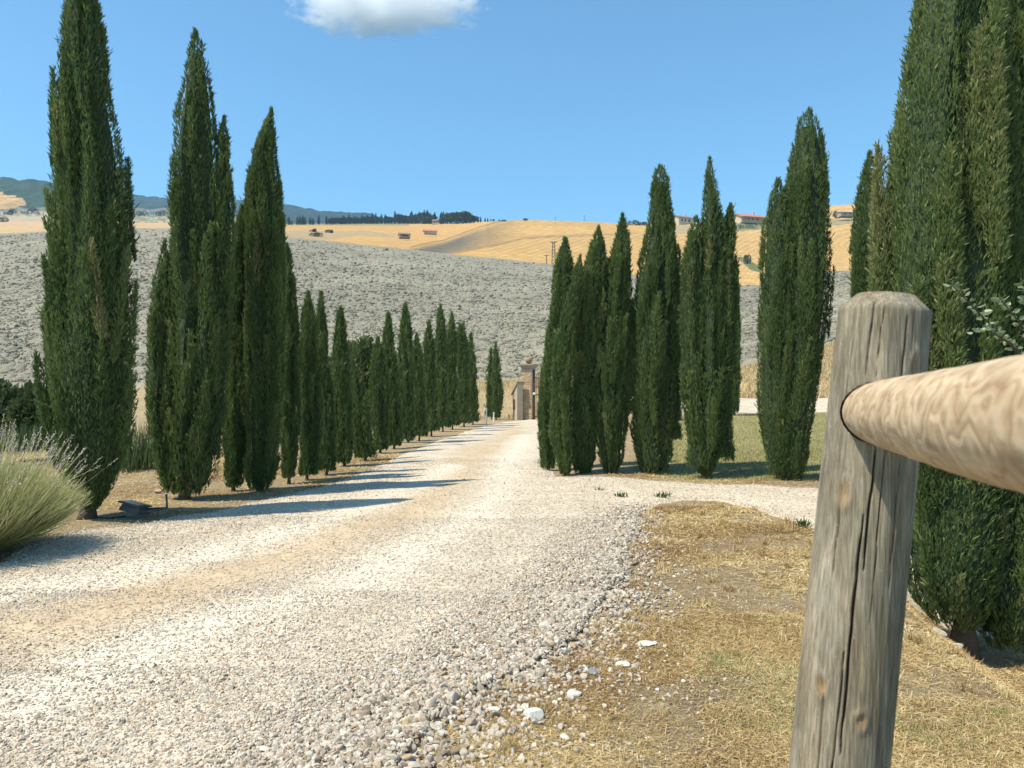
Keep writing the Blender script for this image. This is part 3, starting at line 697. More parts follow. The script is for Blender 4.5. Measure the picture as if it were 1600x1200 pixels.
kn = attr(n, 'knot'); kr = ramp(n, [(0, (.0, .0, .0)), (1, (1, 1, 1))]); l.new(kn.outputs['Fac'], kr.inputs[0])
c = mixc(n, l, c, (.31, .18, .075), mixc(n, l, (0, 0, 0), kr.outputs[0], .95))
ck = attr(n, 'crack'); c = mixc(n, l, c, (.035, .028, .02), ck.outputs['Fac'])
l.new(c, p.inputs['Base Color']); p.inputs['Roughness'].default_value = .9; p.inputs['Specular IOR Level'].default_value = .15
l.new(bump(n, l, g1.outputs[0], .7, .004, bump(n, l, fb.outputs[0], .6, .002)), p.inputs['Normal'])

m, n, l, p = mat('turned_rail_wood'); M['rail'] = m
oc = objco(n)
dn = noise(n, l, 9, 3, .55, oc)
mx = n.new('ShaderNodeMix'); mx.data_type = 'RGBA'; mx.blend_type = 'LINEAR_LIGHT'; mx.inputs[0].default_value = .10
l.new(mapv(n, l, oc, (1, 1, .20)), mx.inputs[6]); l.new(dn.outputs['Color'], mx.inputs[7])
wv = n.new('ShaderNodeTexWave'); wv.wave_type = 'RINGS'; wv.rings_direction = 'Z'; wv.inputs['Scale'].default_value = 16; wv.inputs['Distortion'].default_value = 1.7
wv.inputs['Detail'].default_value = 2; wv.inputs['Detail Scale'].default_value = 1.2; l.new(mx.outputs[2], wv.inputs['Vector'])
r1 = ramp(n, [(.015, (.37, .26, .16)), (.10, (.46, .345, .22)), (.6, (.50, .385, .25)), (.93, (.53, .42, .285)), (1, (.57, .47, .34))]); l.new(wv.outputs[0], r1.inputs[0])
bl = noise(n, l, 14, 4, .6, oc); r2 = ramp(n, [(.35, (.72, .66, .58)), (.65, (1.08, 1.06, 1.03))]); l.new(bl.outputs[0], r2.inputs[0])
c = mixc(n, l, r1.outputs[0], r2.outputs[0], .9, 'MULTIPLY')
fg = noise(n, l, 120, 4, .6, mapv(n, l, oc, (1, 1, .05))); r3 = ramp(n, [(.3, (.85, .83, .8)), (.7, (1.08, 1.08, 1.08))]); l.new(fg.outputs[0], r3.inputs[0])
l.new(mixc(n, l, c, r3.outputs[0], .8, 'MULTIPLY'), p.inputs['Base Color']); p.inputs['Roughness'].default_value = .75
l.new(bump(n, l, wv.outputs[0], .25, .003), p.inputs['Normal'])

PD = 1.10
pt = at(1384, 462, PD); pb = at(1310, 1200, PD); ax_p = (pt - pb) / np.linalg.norm(pt - pb)
base_t = (-.12 - pb[2]) / ax_p[2]; pbase = pb + ax_p * base_t; HP = float((pt - pbase) @ ax_p)
fence = empty('wooden_fence', (pbase[0], pbase[1], float(zg(pbase[0], pbase[1]))))
tag(fence, 'weathered grey round post with a pale barkless rail, close in the right foreground', 'fence')
nt, nh = 280, 300
hs = np.concatenate([np.linspace(0, HP - .022, nh - 5), HP - .022 + np.array([.006, .012, .018, .022])]); nh = len(hs)
th = np.arange(nt) / nt * 2 * np.pi
TH, HH = np.meshgrid(th, hs)
r0 = np.interp(hs, [0, .8, HP], [.0725, .0665, .0605]); ch = np.clip((hs - (HP - .022)) / .022, 0, 1); r0 = r0 - .022 * ch
RR = r0[:, None] * (1 + .035 * (vnoise(np.cos(TH) * 1.2 + 5, np.sin(TH) * 1.2 + HH * 1.2, 201) - .5) + .02 * (vnoise(np.cos(TH) * 5, np.sin(TH) * 5 + HH * 2, 202) - .5))
RR -= .0012 * vnoise(TH * 26, HH * 3, 203)
knot = np.zeros_like(RR); crack = np.zeros_like(RR)
def post_ang(x):                      # angle on the post that faces the camera at this offset (-1 left edge .. 1 right edge)
    return -math.pi / 2 + math.asin(max(-.98, min(.98, x))) - .42
def hh(y): return (at(1350, y, PD)[2] - pbase[2]) / ax_p[2]
for xo, y0, y1, wdt, dep, sd_ in ((-.28, 478, 590, .0016, .012, 1), (-.05, 470, 590, .001, .006, 2), (.46, 500, 610, .002, .012, 3), (.08, 700, 880, .0021, .022, 4), (.30, 690, 960, .0012, .006, 8),
                                  (-.02, 790, 1150, .0026, .024, 5), (-.42, 1075, 1240, .0016, .012, 6), (-.52, 775, 905, .001, .007, 7), (-.15, 1000, 1260, .0018, .012, 9), (.62, 640, 900, .001, .005, 10), (-.62, 520, 760, .001, .005, 11)):
    a0 = post_ang(xo); h0, h1 = hh(y1), hh(y0)
    mid = a0 + .05 * (vnoise(HH[:, :1] * 7, np.full_like(HH[:, :1], sd_), 300 + sd_) - .5) + .03 * (vnoise(HH[:, :1] * 30, np.full_like(HH[:, :1], sd_), 330 + sd_) - .5)
    da = np.abs((TH - mid + np.pi) % (2 * np.pi) - np.pi) * .065
    tt = np.clip((HH - h0) / (h1 - h0), 0, 1); wv_ = .68 * wdt * np.power(np.clip(4 * tt * (1 - tt), 0, 1), .4)
    k = np.clip(1.25 - da / (wv_ + 1e-6), 0, 1) * (tt > 0) * (tt < 1)
    RR -= .6 * dep * k; crack = np.maximum(crack, k)
for xo, y, rk, ry_ in ((-.46, 772, .012, .020), (-.50, 1062, .010, .016), (.32, 1098, .009, .013), (.72, 575, .010, .022)):
    a0 = post_ang(xo); da = ((TH - a0 + np.pi) % (2 * np.pi) - np.pi) * .065; dh = HH - hh(y)
    q = np.sqrt((da / rk) ** 2 + (dh / ry_) ** 2)
    knot = np.maximum(knot, np.clip(1.25 - q, 0, 1) * (.55 + .45 * np.cos(q * 14))); RR += .002 * np.exp(-(q - 1) ** 2 * 6) - .002 * np.exp(-q ** 2 * 3)
u_ = np.array([1, 0, -ax_p[0] / ax_p[2]]); u_ /= np.linalg.norm(u_); v_ = np.cross(ax_p, u_)
V = (HH[..., None] * ax_p + (RR * np.cos(TH))[..., None] * u_ + (RR * np.sin(TH))[..., None] * v_).reshape(-1, 3)
V = np.concatenate([V, [[0, 0, 0], list(ax_p * (HP + .001))]])
jj = np.arange(nt)
tri = np.concatenate([np.stack([np.full(nt, len(V) - 2), (jj + 1) % nt, jj], 1), np.stack([np.full(nt, len(V) - 1), (nh - 1) * nt + jj, (nh - 1) * nt + (jj + 1) % nt], 1)])
pme = mesh_np('post', V, [grid_faces(nh, nt, True), tri], M['post'], {'knot': np.append(knot.ravel(), [0, 0]), 'crack': np.append(crack.ravel(), [0, 0])}, smooth_shade=True)
off = pbase - np.array(fence.location)
post = link('post', pme, fence, off)
# rail axis from inside the post towards the camera side
A = at(1366, 646, 1.05); B = at(1600, 660, .515); ra = (B - A) / np.linalg.norm(B - A)
ts = np.array([-.05, -.02, -.004, .006, .02, .04, .08, .15, .25, .4, .6, .9, 1.3, 1.7])
rr_ = np.array([.030, .0375, .0385, .0392, .0402, .0412, .0424, .0435, .0442, .0448, .0452, .0455, .0455, .0455])
# mortise cut for real in the post
cut = MB().tube([tuple(A + ra * t) for t in (-.075, -.04, .0, .12)], [.0412, .0412, .0412, .0414], 48).build('cutter', M['post'])
bpy.context.view_layer.update()
bm_ = post.modifiers.new('mortise', 'BOOLEAN'); bm_.operation = 'DIFFERENCE'; bm_.object = cut; bm_.solver = 'EXACT'
dg = bpy.context.evaluated_depsgraph_get()
me2 = bpy.data.meshes.new_from_object(post.evaluated_get(dg)); post.modifiers.clear(); post.data = me2; me2.name = 'post'
bpy.data.objects.remove(cut)
tt = np.linspace(0, 1, 140); tsm = np.interp(tt, np.linspace(0, 1, len(ts)), ts); rsm = np.interp(tsm, ts, rr_)
# the rail is modelled along its own z axis so the grain follows it
rail_V, rail_F = tube([(.0015 * math.sin(t * 9), .001 * math.cos(t * 7), t) for t in tsm], rsm, 64, .03, 5)
rail = link('rail', mesh_np('rail', rail_V, rail_F, M['rail'], smooth_shade=True), fence)
rail.location = A - np.array(fence.location)
rail.rotation_mode = 'QUATERNION'; rail.rotation_quaternion = Vector(ra).to_track_quat('Z', 'Y')
rail['label'] = 'pale peeled rail set into a hole in the post'

# ------------------------------------------------------------------ gravel stones and dry grass near the viewer
def ico(sub):
    bm = bmesh.new(); bmesh.ops.create_icosphere(bm, subdivisions=sub, radius=1)
    v = np.array([x.co[:] for x in bm.verts]); f = np.array([[q.index for q in x.verts] for x in bm.faces]); bm.free(); return v, f
def stones(N, Y0, Y1, x0, x1, sub, size, rng, edge_only=False, dens=None):
    Y = 1 / (1 / Y1 + (1 / Y0 - 1 / Y1) * rng.random(N * 4)) if False else np.sqrt(rng.uniform(Y0 ** 2, Y1 ** 2, N * 4))
    xi = rng.uniform(x0, x1, N * 4); X = (xi - CX) / F * Y
    s = road_sdf(X, Y); e = line_dist(X, Y, RIGHT_EDGE)
    tn_ = np.clip(1.15 - np.abs(line_dist(X, Y, TAN1)) / .5, 0, 1)
    pr = np.where(s > .03, 1.0 - .75 * tn_, np.where(s > -.9, .34 * np.exp(s / .26), 0))
    pr = pr * (1 - .6 * rut(X, Y)); pr = np.maximum(pr, .05 * smooth((fbm(X * 2, Y * 2, 75, 3) - .42) / .15) * (s < 0) * (X > 0) * (Y < 11))
    ok = rng.random(N * 4) < pr
    ok = np.where(ok)[0][:N]; X, Y, s, e = X[ok], Y[ok], s[ok], e[ok]; N = len(X)
    ck = np.clip(1 - e / .8, 0, 1)
    r = size * (.39 + .52 * ck) * np.exp(rng.normal(0, .28, N)); r = np.minimum(r, size * 2.2)
    base, f = ico(sub); nvb = len(base)
    V = base[None] * (1 + rng.normal(0, .06 if sub == 2 else .16, (N, nvb, 1)))
    sc = np.stack([rng.uniform(.75, 1.35, N), rng.uniform(.75, 1.1, N), rng.uniform(.45, .8, N)], 1)
    for _ in range(8 if sub == 2 else 4):        # knapped faces
        nrm = unit(rng.normal(size=(N, 3))); dist = rng.uniform(.42, .8, N)
        ex = np.maximum(np.einsum('nkj,nj->nk', V, nrm) - dist[:, None], 0); V = V - ex[..., None] * nrm[:, None, :]
    V = V * sc[:, None, :] * r[:, None, None] * 1.2
    q = rng.normal(size=(N, 4)); q[:, 1:3] *= .45; q /= np.linalg.norm(q, axis=1)[:, None]; w_, x_, y_, z_ = q.T
    Rm = np.stack([1 - 2 * (y_ * y_ + z_ * z_), 2 * (x_ * y_ - z_ * w_), 2 * (x_ * z_ + y_ * w_), 2 * (x_ * y_ + z_ * w_), 1 - 2 * (x_ * x_ + z_ * z_), 2 * (y_ * z_ - x_ * w_), 2 * (x_ * z_ - y_ * w_), 2 * (y_ * z_ + x_ * w_), 1 - 2 * (x_ * x_ + y_ * y_)], 1).reshape(N, 3, 3)
    V = np.einsum('nij,nkj->nki', Rm, V)
    z = zg(X, Y) + np.where(s > 0, .016, 0) + r * rng.uniform(.0, .5, N) + ck * rng.random(N) * .012
    V = V + np.stack([X, Y, z], 1)[:, None, :]
    fall = (np.arange(N)[:, None, None] * nvb + f[None]).reshape(-1, 3)
    pal = np.array([(.48, .42, .335), (.58, .52, .43), (.37, .31, .235), (.43, .32, .20), (.51, .45, .375), (.25, .20, .15), (.42, .335, .26), (.64, .59, .50)])
    pw = np.array([.22, .2, .12, .10, .16, .05, .1, .05])
    cl = pal[rng.choice(8, N, p=pw)] * rng.uniform(.85, 1.08, (N, 1)) * (1 - .26 * ck[:, None] * rng.random((N, 1)))
    tk = np.clip(1.1 - np.abs(line_dist(X, Y, TAN1)) / .6, 0, 1)[:, None] * .6; cl = cl * (1 - tk) + np.array((.47, .37, .25)) * tk
    return V.reshape(-1, 3), fall, np.repeat(cl, nvb, 0)
m, n, l, p = mat('loose_stone'); M['stone'] = m
a = attr(n, 'col'); t = noise(n, l, 90, 4, .7, objco(n)); r = ramp(n, [(.3, (.78, .77, .76)), (.7, (1.12, 1.12, 1.12))]); l.new(t.outputs[0], r.inputs[0])
l.new(mixc(n, l, a.outputs['Color'], r.outputs[0], 1, 'MULTIPLY'), p.inputs['Base Color']); p.inputs['Roughness'].default_value = .85; p.inputs['Specular IOR Level'].default_value = .25
rng = np.random.default_rng(11)
parts = [stones(34000, 2.3, 3.6, -250, 1250, 2, .0135, rng), stones(34000, 3.5, 5.0, -250, 1250, 1, .0135, rng), stones(52000, 4.8, 8.0, -250, 1150, 1, .0135, rng), stones(30000, 7.6, 15.0, -50, 1320, 1, .015, rng)]
V = []; Fq = []; Cc = []; k = 0
for v, f, c in parts: V.append(v); Fq.append(f + k); Cc.append(c); k += len(v)
o = link('gravel_stones', mesh_np('gravel_stones', np.concatenate(V), np.concatenate(Fq), M['stone'], cols={'col': np.concatenate(Cc)}))
tag(o, 'loose pale gravel stones covering the road', 'gravel', kind='stuff')

def grass(name, X, Y, L, W, flat, tint, material, rng, lift=0.0, bend=.5):
    N = len(X); z = zg(X, Y) + lift
    az = rng.uniform(0, 2 * np.pi, N); el = np.clip(flat, .02, 1.5)
    d1 = np.stack([np.cos(az) * np.cos(el), np.sin(az) * np.cos(el), np.sin(el)], 1)
    el2 = el - bend * rng.uniform(.2, 1.2, N); d2 = np.stack([np.cos(az) * np.cos(el2), np.sin(az) * np.cos(el2), np.sin(el2)], 1)
    s = np.stack([-np.sin(az), np.cos(az), rng.normal(0, .4, N)], 1); s = unit(s) * W[:, None]
    P = np.stack([X, Y, z], 1); Mi = P + d1 * (L * .55)[:, None]; Tp = Mi + d2 * (L * .45)[:, None]
    Tp[:, 2] = np.maximum(Tp[:, 2], z + .003)
    V = np.stack([P - s, P + s, Mi + s * .8, Mi - s * .8, Tp], 1).reshape(-1, 3); i = np.arange(N)[:, None] * 5
    return mesh_np(name, V, [i + np.array([[0, 1, 2, 3]]), i + np.array([[3, 2, 4]])], material, {'tint': np.repeat(tint, 5)})

def scatter(N, Y0, Y1, x0, x1, rng, prob):
    Y = np.sqrt(rng.uniform(Y0 ** 2, Y1 ** 2, N)); X = (rng.uniform(x0, x1, N) - CX) / F * Y
    k = rng.random(N) < prob(X, Y); return X[k], Y[k]
def verge(X, Y):
    s = road_sdf(X, Y); patch = smooth((fbm(X * 1.5, Y * 1.5, 71, 4) - .435) / .15)
    return np.where(s < -.04, .13 + .87 * patch, np.where(s < .06, .1, 0)) * (Y < 40)
Xs = []; Ys = []
for N, y0, y1, x0, x1 in ((260000, 2.2, 4.6, 560, 1760), (150000, 4.4, 9.0, 820, 1700), (50000, 8.0, 14, 950, 1500), (170000, 6.0, 17, -350, 700)):
    x, y = scatter(N, y0, y1, x0, x1, rng, verge); Xs.append(x); Ys.append(y)
X = np.concatenate(Xs); Y = np.concatenate(Ys); N = len(X)
gn = fbm(X * .9 + 3, Y * .9, 81, 3)
tint = np.clip(-.05 + .9 * fbm(X * 1.1, Y * 1.1, 83, 3) + .22 * smooth((X - .55) / .5) * smooth((4.6 - Y) / 1.2) + rng.normal(0, .2, N), 0, .89)
green = (gn > .56) & (X > .5) & (Y < 4.8) & (rng.random(N) < .13 * fbm(X * 6, Y * 6, 89, 2) * 2); tint[green] = rng.uniform(.93, 1, green.sum())
L = rng.uniform(.015, .055, N) * np.clip(Y / 4, .9, 1.5); W = rng.uniform(.0008, .0017, N) * np.clip(Y / 3, 1, 4)
o = link('dry_grass', grass('dry_grass', X, Y, L, W, np.abs(rng.normal(.12, .24, N)) + green * .6, tint, M['straw'], rng, .004)); tag(o, 'short dry straw coloured grass on the verges', 'grass', kind='stuff')
# standing dry tufts
tx, ty = scatter(420, 2.4, 9.0, 640, 1720, rng, lambda X, Y: (road_sdf(X, Y) < .02) * 1.0)
kk = rng.integers(0, len(tx), 9000); X = tx[kk] + rng.normal(0, .022, 9000); Y = ty[kk] + rng.normal(0, .022, 9000); N = len(X)
tint = np.clip(.15 + .5 * rng.random(len(tx))[kk] + rng.normal(0, .12, N), 0, .89)
o = link('dry_grass_tufts', grass('dry_grass_tufts', X, Y, rng.uniform(.02, .085, N), rng.uniform(.0008, .0015, N) * np.clip(Y / 3, 1, 4), rng.uniform(.35, 1.4, N), tint, M['straw'], rng, .002)); tag(o, 'small standing tufts of dry grass on the verge', 'grass', kind='stuff')
# lawn blades
X, Y = scatter(90000, 11, 25, 980, 1420, rng, lambda X, Y: (sdf(X, Y, LAWN) > -.1) * np.clip(30 / Y ** 1.3, 0, 1))
N = len(X)
tint = np.clip(.5 * fbm(X * .8, Y * .8, 85, 4) + .2 + rng.normal(0, .18, N), 0, 1)
o = link('lawn_grass', grass('lawn_grass', X, Y, rng.uniform(.03, .07, N), rng.uniform(.002, .005, N), rng.uniform(.4, 1.4, N), tint, M['lawn_grass'], rng, .01)); tag(o, 'short mown olive green grass of the lawn', 'grass', kind='stuff')
# tall golden grass on the far bank and beside the gate
def tall(X, Y):
    xi = CX + F * X / Y; rbk = np.interp(xi, [0, 780, 1000, 1160, 1600], [55, 55, 45, 36, 36])
    return ((Y > rbk - 5.0) & (Y < rbk + 2)) * np.where(xi > 1000, 1, .75) + .18 * ((Y > 38.5) & (xi < 900))
X, Y = scatter(120000, 30.5, 58, 560, 1500, rng, tall); N = len(X)
tint = np.clip(.25 + .6 * fbm(X * .5, Y * .5, 87, 3) + rng.normal(0, .15, N), 0, .89)
o = link('tall_dry_grass', grass('tall_dry_grass', X, Y, rng.uniform(.12, .42, N), rng.uniform(.008, .016, N), rng.uniform(.9, 1.5, N), tint, M['straw'], rng, 0, .7)); tag(o, 'tall golden dry grass on the bank below the ploughed field', 'grass', kind='stuff')

# ------------------------------------------------------------------ shrubs, reeds, weeds
def leaf_cloud(name, blobs, n, size, material, rng, up=.4, tintb=0.0, aspect=.3):
    """blobs: (x, y, z, rx, ry, rz) in local metres"""
    B = np.array(blobs, float); wv_ = B[:, 3] * B[:, 5]; pk = rng.choice(len(B), n, p=wv_ / wv_.sum())
    q = unit(rng.normal(size=(n, 3))); rad = rng.uniform(.55, 1.05, n) ** .6
    lump = .75 + .5 * vnoise(q[:, 0] * 2.4 + pk * 3.1 + 9, q[:, 2] * 2.4 + q[:, 1] * 1.7, 5)
    P = B[pk, :3] + q * B[pk, 3:] * (rad * lump)[:, None]; P[:, 2] = np.abs(P[:, 2])
    D = unit(q + np.array([0, 0, up]) + rng.normal(0, .5, (n, 3))); L = size * rng.uniform(.6, 1.4, n)
    V, f = blades(P, D, L, L * aspect, rng)
    t = np.clip(.2 + .4 * rng.random(n) + .3 * vnoise(q[:, 0] * 3 + pk, q[:, 2] * 3, 8) + tintb, 0, 1)
    return mesh_np(name, V, f, material, {'tint': np.repeat(t, 4)})

def bush(label, px, py, d, blobs, n, size, material, cat='bush', group=None, up=.4, z=None, name='bush', **k):
    """blobs in photo pixels relative to the foot: (dx, up, rx, rz)"""
    p_ = at(px, py, d); s_ = d / F
    r_ = empty(name, p_); tag(r_, label, cat, group)
    link('foliage', leaf_cloud('foliage', [(a * s_, (i % 3 - 1) * rx * s_ * .3, b * s_, rx * s_, rx * s_ * .8, rz * s_) for i, (a, b, rx, rz) in enumerate(blobs)], n, size, material, np.random.default_rng(int(px * 3 + py)), up, **k), r_)
    link('stem', mesh_np('stem', *tube([(0, 0, -.1), (.02, .01, blobs[0][1] * s_ * .5), (blobs[0][0] * s_, 0, blobs[0][1] * s_)], [blobs[0][2] * s_ * .09, blobs[0][2] * s_ * .06, blobs[0][2] * s_ * .03], 7), M['bark']), r_)
    return r_

bush('dark green rounded bush behind the lavender at the left edge', 12, 700, 18, [(0, 40, 46, 52), (-40, 50, 45, 55), (30, 30, 35, 40)], 9000, .14, M['bush'], tintb=-.12)
bush('dark bush between the lavender and the tallest cypress', 58, 690, 15, [(0, 30, 30, 48), (20, 28, 26, 40)], 6000, .13, M['bush'], tintb=-.05)
bush('olive green bush behind the short cypresses mid left', 566, 668, 31, [(0, 60, 30, 62), (-28, 70, 26, 56), (26, 50, 22, 48), (4, 95, 22, 40)], 8000, .20, M['bush'], tintb=.1)
bush('loose grey green bush behind the touching pair of cypresses', 462, 690, 24, [(0, 45, 20, 40), (14, 50, 20, 46)], 3500, .17, M['bush'], tintb=.12)

def reeds(label, px, py, d, wpx, hpx, n, bl):
    rng = np.random.default_rng(int(px + py)); p_ = at(px, py, d); s_ = d / F
    X = rng.normal(0, wpx * s_ * .4, n); Y = rng.normal(0, .35, n); z = np.zeros(n)
    D = unit(np.stack([rng.normal(0, .18, n), rng.normal(0, .18, n), np.ones(n)], 1)); L = hpx * s_ * rng.uniform(.45, 1.05, n)
    V, f = blades(np.stack([X, Y, z], 1), D, L, np.full(n, bl) * rng.uniform(.7, 1.3, n), rng)
    o_ = link('reed_clump', mesh_np('reed_clump', V, f, M['reed'], {'tint': np.repeat(np.clip(rng.normal(.5, .25, n), 0, 1), 4)}), loc=p_)
    return tag(o_, label, 'reeds')
reeds('tall green reeds standing between the two leftmost tall cypresses', 216, 742, 13.2, 34, 92, 420, .010)
reeds('clump of green reeds left of the tallest cypress, under the dark bush', 50, 708, 14, 40, 55, 300, .010)

def weed(label, px, py, h, n, seed):
    n = n * 2 // 3
    rng = np.random.default_rng(seed); x, y = g(px, py); 
    D = unit(np.stack([rng.normal(0, .5, n), rng.normal(0, .5, n), np.ones(n)], 1)); L = h * rng.uniform(.5, 1.1, n)
    V, f = blades(rng.normal(0, h * .35, (n, 3)) * np.array([1.2, 1, 0]), D, L, L * .10, rng)
    o_ = link('weed', mesh_np('weed', V, f, M['reed'], {'tint': np.repeat(rng.random(n), 4)}), loc=(x, y, float(zg(x, y)) + .015)); return tag(o_, label, 'weed', 'green weeds on the gravel')
weed('small green weed on the gravel near the tip of the grass wedge', 971, 778, .085, 60, 1)
weed('green weed on the gravel just left of the wedge tip', 1036, 779, .10, 70, 2)
weed('tiny weed on the gravel in front of the right hand row of cypresses', 937, 768, .06, 36, 3)
weed('green tuft on the curved edge of the side road near the post', 1252, 826, .09, 80, 4)

# lavender at the left edge
rng = np.random.default_rng(21)
lp = at(-46, 866, 6.1); lav = empty('lavender_bush', (lp[0], lp[1], float(zg(lp[0], lp[1]))))
tag(lav, 'big rounded lavender bush with dry pale flower spikes at the left edge', 'lavender bush')
def stems(n, l0, l1, spread, rng, tint, wdt):
    az = rng.uniform(0, 2 * np.pi, n); u = np.arccos(rng.uniform(spread, 1, n))
    D = np.stack([np.sin(u) * np.cos(az), np.sin(u) * np.sin(az), np.cos(u)], 1); L = rng.uniform(l0, l1, n) * (1 - .12 * np.cos(u))
    P = D * np.array([.14, .14, .02]) + rng.normal(0, .02, (n, 3)); P[:, 2] = np.abs(P[:, 2])
    up = np.array([0, 0, 1.0]); a = P + D * (L * .35)[:, None] * np.array([1, 1, .9]); b = a + unit(D + up * .15 + rng.normal(0, .12, (n, 3))) * (L * .38)[:, None]
    c = b + unit(D + up * .30 + rng.normal(0, .16, (n, 3))) * (L * .30)[:, None]
    s = unit(np.cross(D, rng.normal(size=(n, 3)))) * wdt
    V = np.stack([P - s, P + s, a - s, a + s, b - s, b + s, c - s * .5, c + s * .5], 1).reshape(-1, 3); i = np.arange(n)[:, None] * 8
    F_ = np.concatenate([i + np.array([[0, 1, 3, 2]]), i + np.array([[2, 3, 5, 4]]), i + np.array([[4, 5, 7, 6]])])
    tt = np.repeat(np.clip(tint + rng.normal(0, .16, n), 0, 1), 8); tt = np.clip(tt + np.tile([-.35, -.35, -.2, -.2, .1, .1, .2, .2], n), 0, 1)
    return V, F_, tt, c, unit(c - b)
V1, F1, t1, _, _ = stems(15000, .50, .90, .38, rng, .58, .0023)
V2, F2, t2, tips, td = stems(420, .88, 1.14, .56, rng, .8, .0026)
fo = link('foliage', mesh_np('foliage', np.concatenate([V1, V2]), np.concatenate([F1, F2 + len(V1)]), M['lav_leaf'], {'tint': np.concatenate([t1, t2])}), lav)
Pk = []; Dk = []
for j in range(9):
    Pk.append(tips + td * (.010 * j)); Dk.append(unit(td + rng.normal(0, .45, td.shape)))
Pk = np.concatenate(Pk); Dk = np.concatenate(Dk); V, f = blades(Pk, Dk, rng.uniform(.012, .024, len(Pk)), rng.uniform(.003, .006, len(Pk)), rng)
link('flower_spike', mesh_np('flower_spike', V, f, M['lav_flower'], {'tint': np.repeat(rng.random(len(Pk)), 4)}), lav)['kind'] = 'stuff'

# leafy branches by the rail
rng = np.random.default_rng(33)
root = empty('leafy_shrub', at(1668, 1010, 3.5)); tag(root, 'pale leaved shrub reaching in from the right above the rail', 'shrub'); ro = np.array(root.location)
LV = []; LF = []; nl = 0; mbs = MB()
for path in ([(1668, 1010), (1660, 700), (1600, 560), (1540, 500), (1488, 446)], [(1668, 1010), (1670, 680), (1630, 560), (1590, 500), (1565, 470)], [(1664, 800), (1640, 620), (1590, 545), (1545, 515), (1525, 520)], [(1668, 900), (1668, 620), (1640, 540), (1610, 470), (1598, 440)]):
    pts = np.array([at(x, y, 3.5 - .12 * i + .05 * rng.normal()) - ro for i, (x, y) in enumerate(path)])
    tq = np.linspace(0, len(pts) - 1, 26); pp = np.stack([np.interp(tq, np.arange(len(pts)), pts[:, k]) for k in range(3)], 1)
    for _ in range(3): pp[1:-1] = (pp[:-2] + 2 * pp[1:-1] + pp[2:]) / 4
    mbs.tube(pp, np.linspace(.008, .002, 26), 6)
    for i in range(9, 26):
        for _ in range(3):
            d_ = unit(rng.normal(size=(1, 3)))[0]; d_[2] = abs(d_[2]) * .6; L = rng.uniform(.022, .042); s_ = np.cross(d_, rng.normal(size=3)); s_ /= np.linalg.norm(s_); nn_ = np.cross(d_, s_)
            b_ = pp[i] + d_ * .008; w_ = L * .30
            LV += [b_, b_ + d_ * L * .35 + s_ * w_ + nn_ * w_ * .35, b_ + d_ * L * .75 + s_ * w_ * .7 + nn_ * w_ * .25, b_ + d_ * L, b_ + d_ * L * .75 - s_ * w_ * .7 + nn_ * w_ * .25, b_ + d_ * L * .35 - s_ * w_ + nn_ * w_ * .35]
            LF += [(nl, nl + 1, nl + 2, nl + 3), (nl, nl + 3, nl + 4, nl + 5)]; nl += 6
mbs.build('branch', M['bark'], root)
link('foliage', mesh_np('foliage', np.array(LV), np.array(LF), M['leaf'], {'tint': np.repeat(rng.random(nl // 6), 6)}), root)

# ------------------------------------------------------------------ garden floodlight lying between the first two cypresses
M['black_metal'] = plain('grey_black_metal', (.085, .092, .09), .5, .25, 20, .3)
M['glass'] = plain('lamp_glass', (.14, .155, .15), .25, .2, 6)
M['cable'] = plain('rubber_cable', (.03, .028, .026), .7)
fp = at(211, 809, 7.95); fl = empty('floodlight', (fp[0], fp[1], float(zg(fp[0], fp[1])))); tag(fl, 'dark grey garden floodlight tipped over on the straw between the two leftmost cypresses', 'floodlight')
def tilt_box(mb, c, sz, rx, ry, rz, taper=1):
    k = MB().box((0, 0, 0), sz, 0, taper); R_ = np.array(Matrix.Rotation(rz, 3, 'Z') @ Matrix.Rotation(ry, 3, 'Y') @ Matrix.Rotation(rx, 3, 'X'))
    mb.add(np.concatenate(k.V) @ R_.T + np.array(c), [np.concatenate(k.Q)])
b_ = MB(); tilt_box(b_, (0, 0, .095), (.24, .20, .075), math.radians(-6), math.radians(12), math.radians(-12), .82); b_.build('housing', M['black_metal'], fl, bevel=.008)
b_ = MB(); tilt_box(b_, (.0, 0, .143), (.255, .215, .016), math.radians(-6), math.radians(12), math.radians(-12)); b_.build('rim', M['black_metal'], fl, bevel=.004)
b_ = MB(); tilt_box(b_, (-.005, -.006, .153), (.20, .16, .006), math.radians(-6), math.radians(12), math.radians(-12)); b_.build('lens', M['glass'], fl)
MB().tube([(.09, -.10, .07), (.2, -.08, .075), (.33, .0, .10)], .010, 8).tube([(.10, .09, .08), (.22, .06, .09), (.33, .0, .10)], .010, 8).tube([(.33, 0, .10), (.32, .02, .16), (.31, .03, .24)], .012, 8).build('bracket', M['black_metal'], fl, True)
MB().tube([(.08, -.10, .06), (.07, -.12, -.03)], .007, 6).build('leg', M['black_metal'], fl)
MB().tube([(-.05, -.09, .03), (-.2, -.12, .012), (-.34, -.08, .012), (-.46, -.05, .03), (-.6, .05, .02)], .009, 8).build('cable', M['cable'], fl, True)
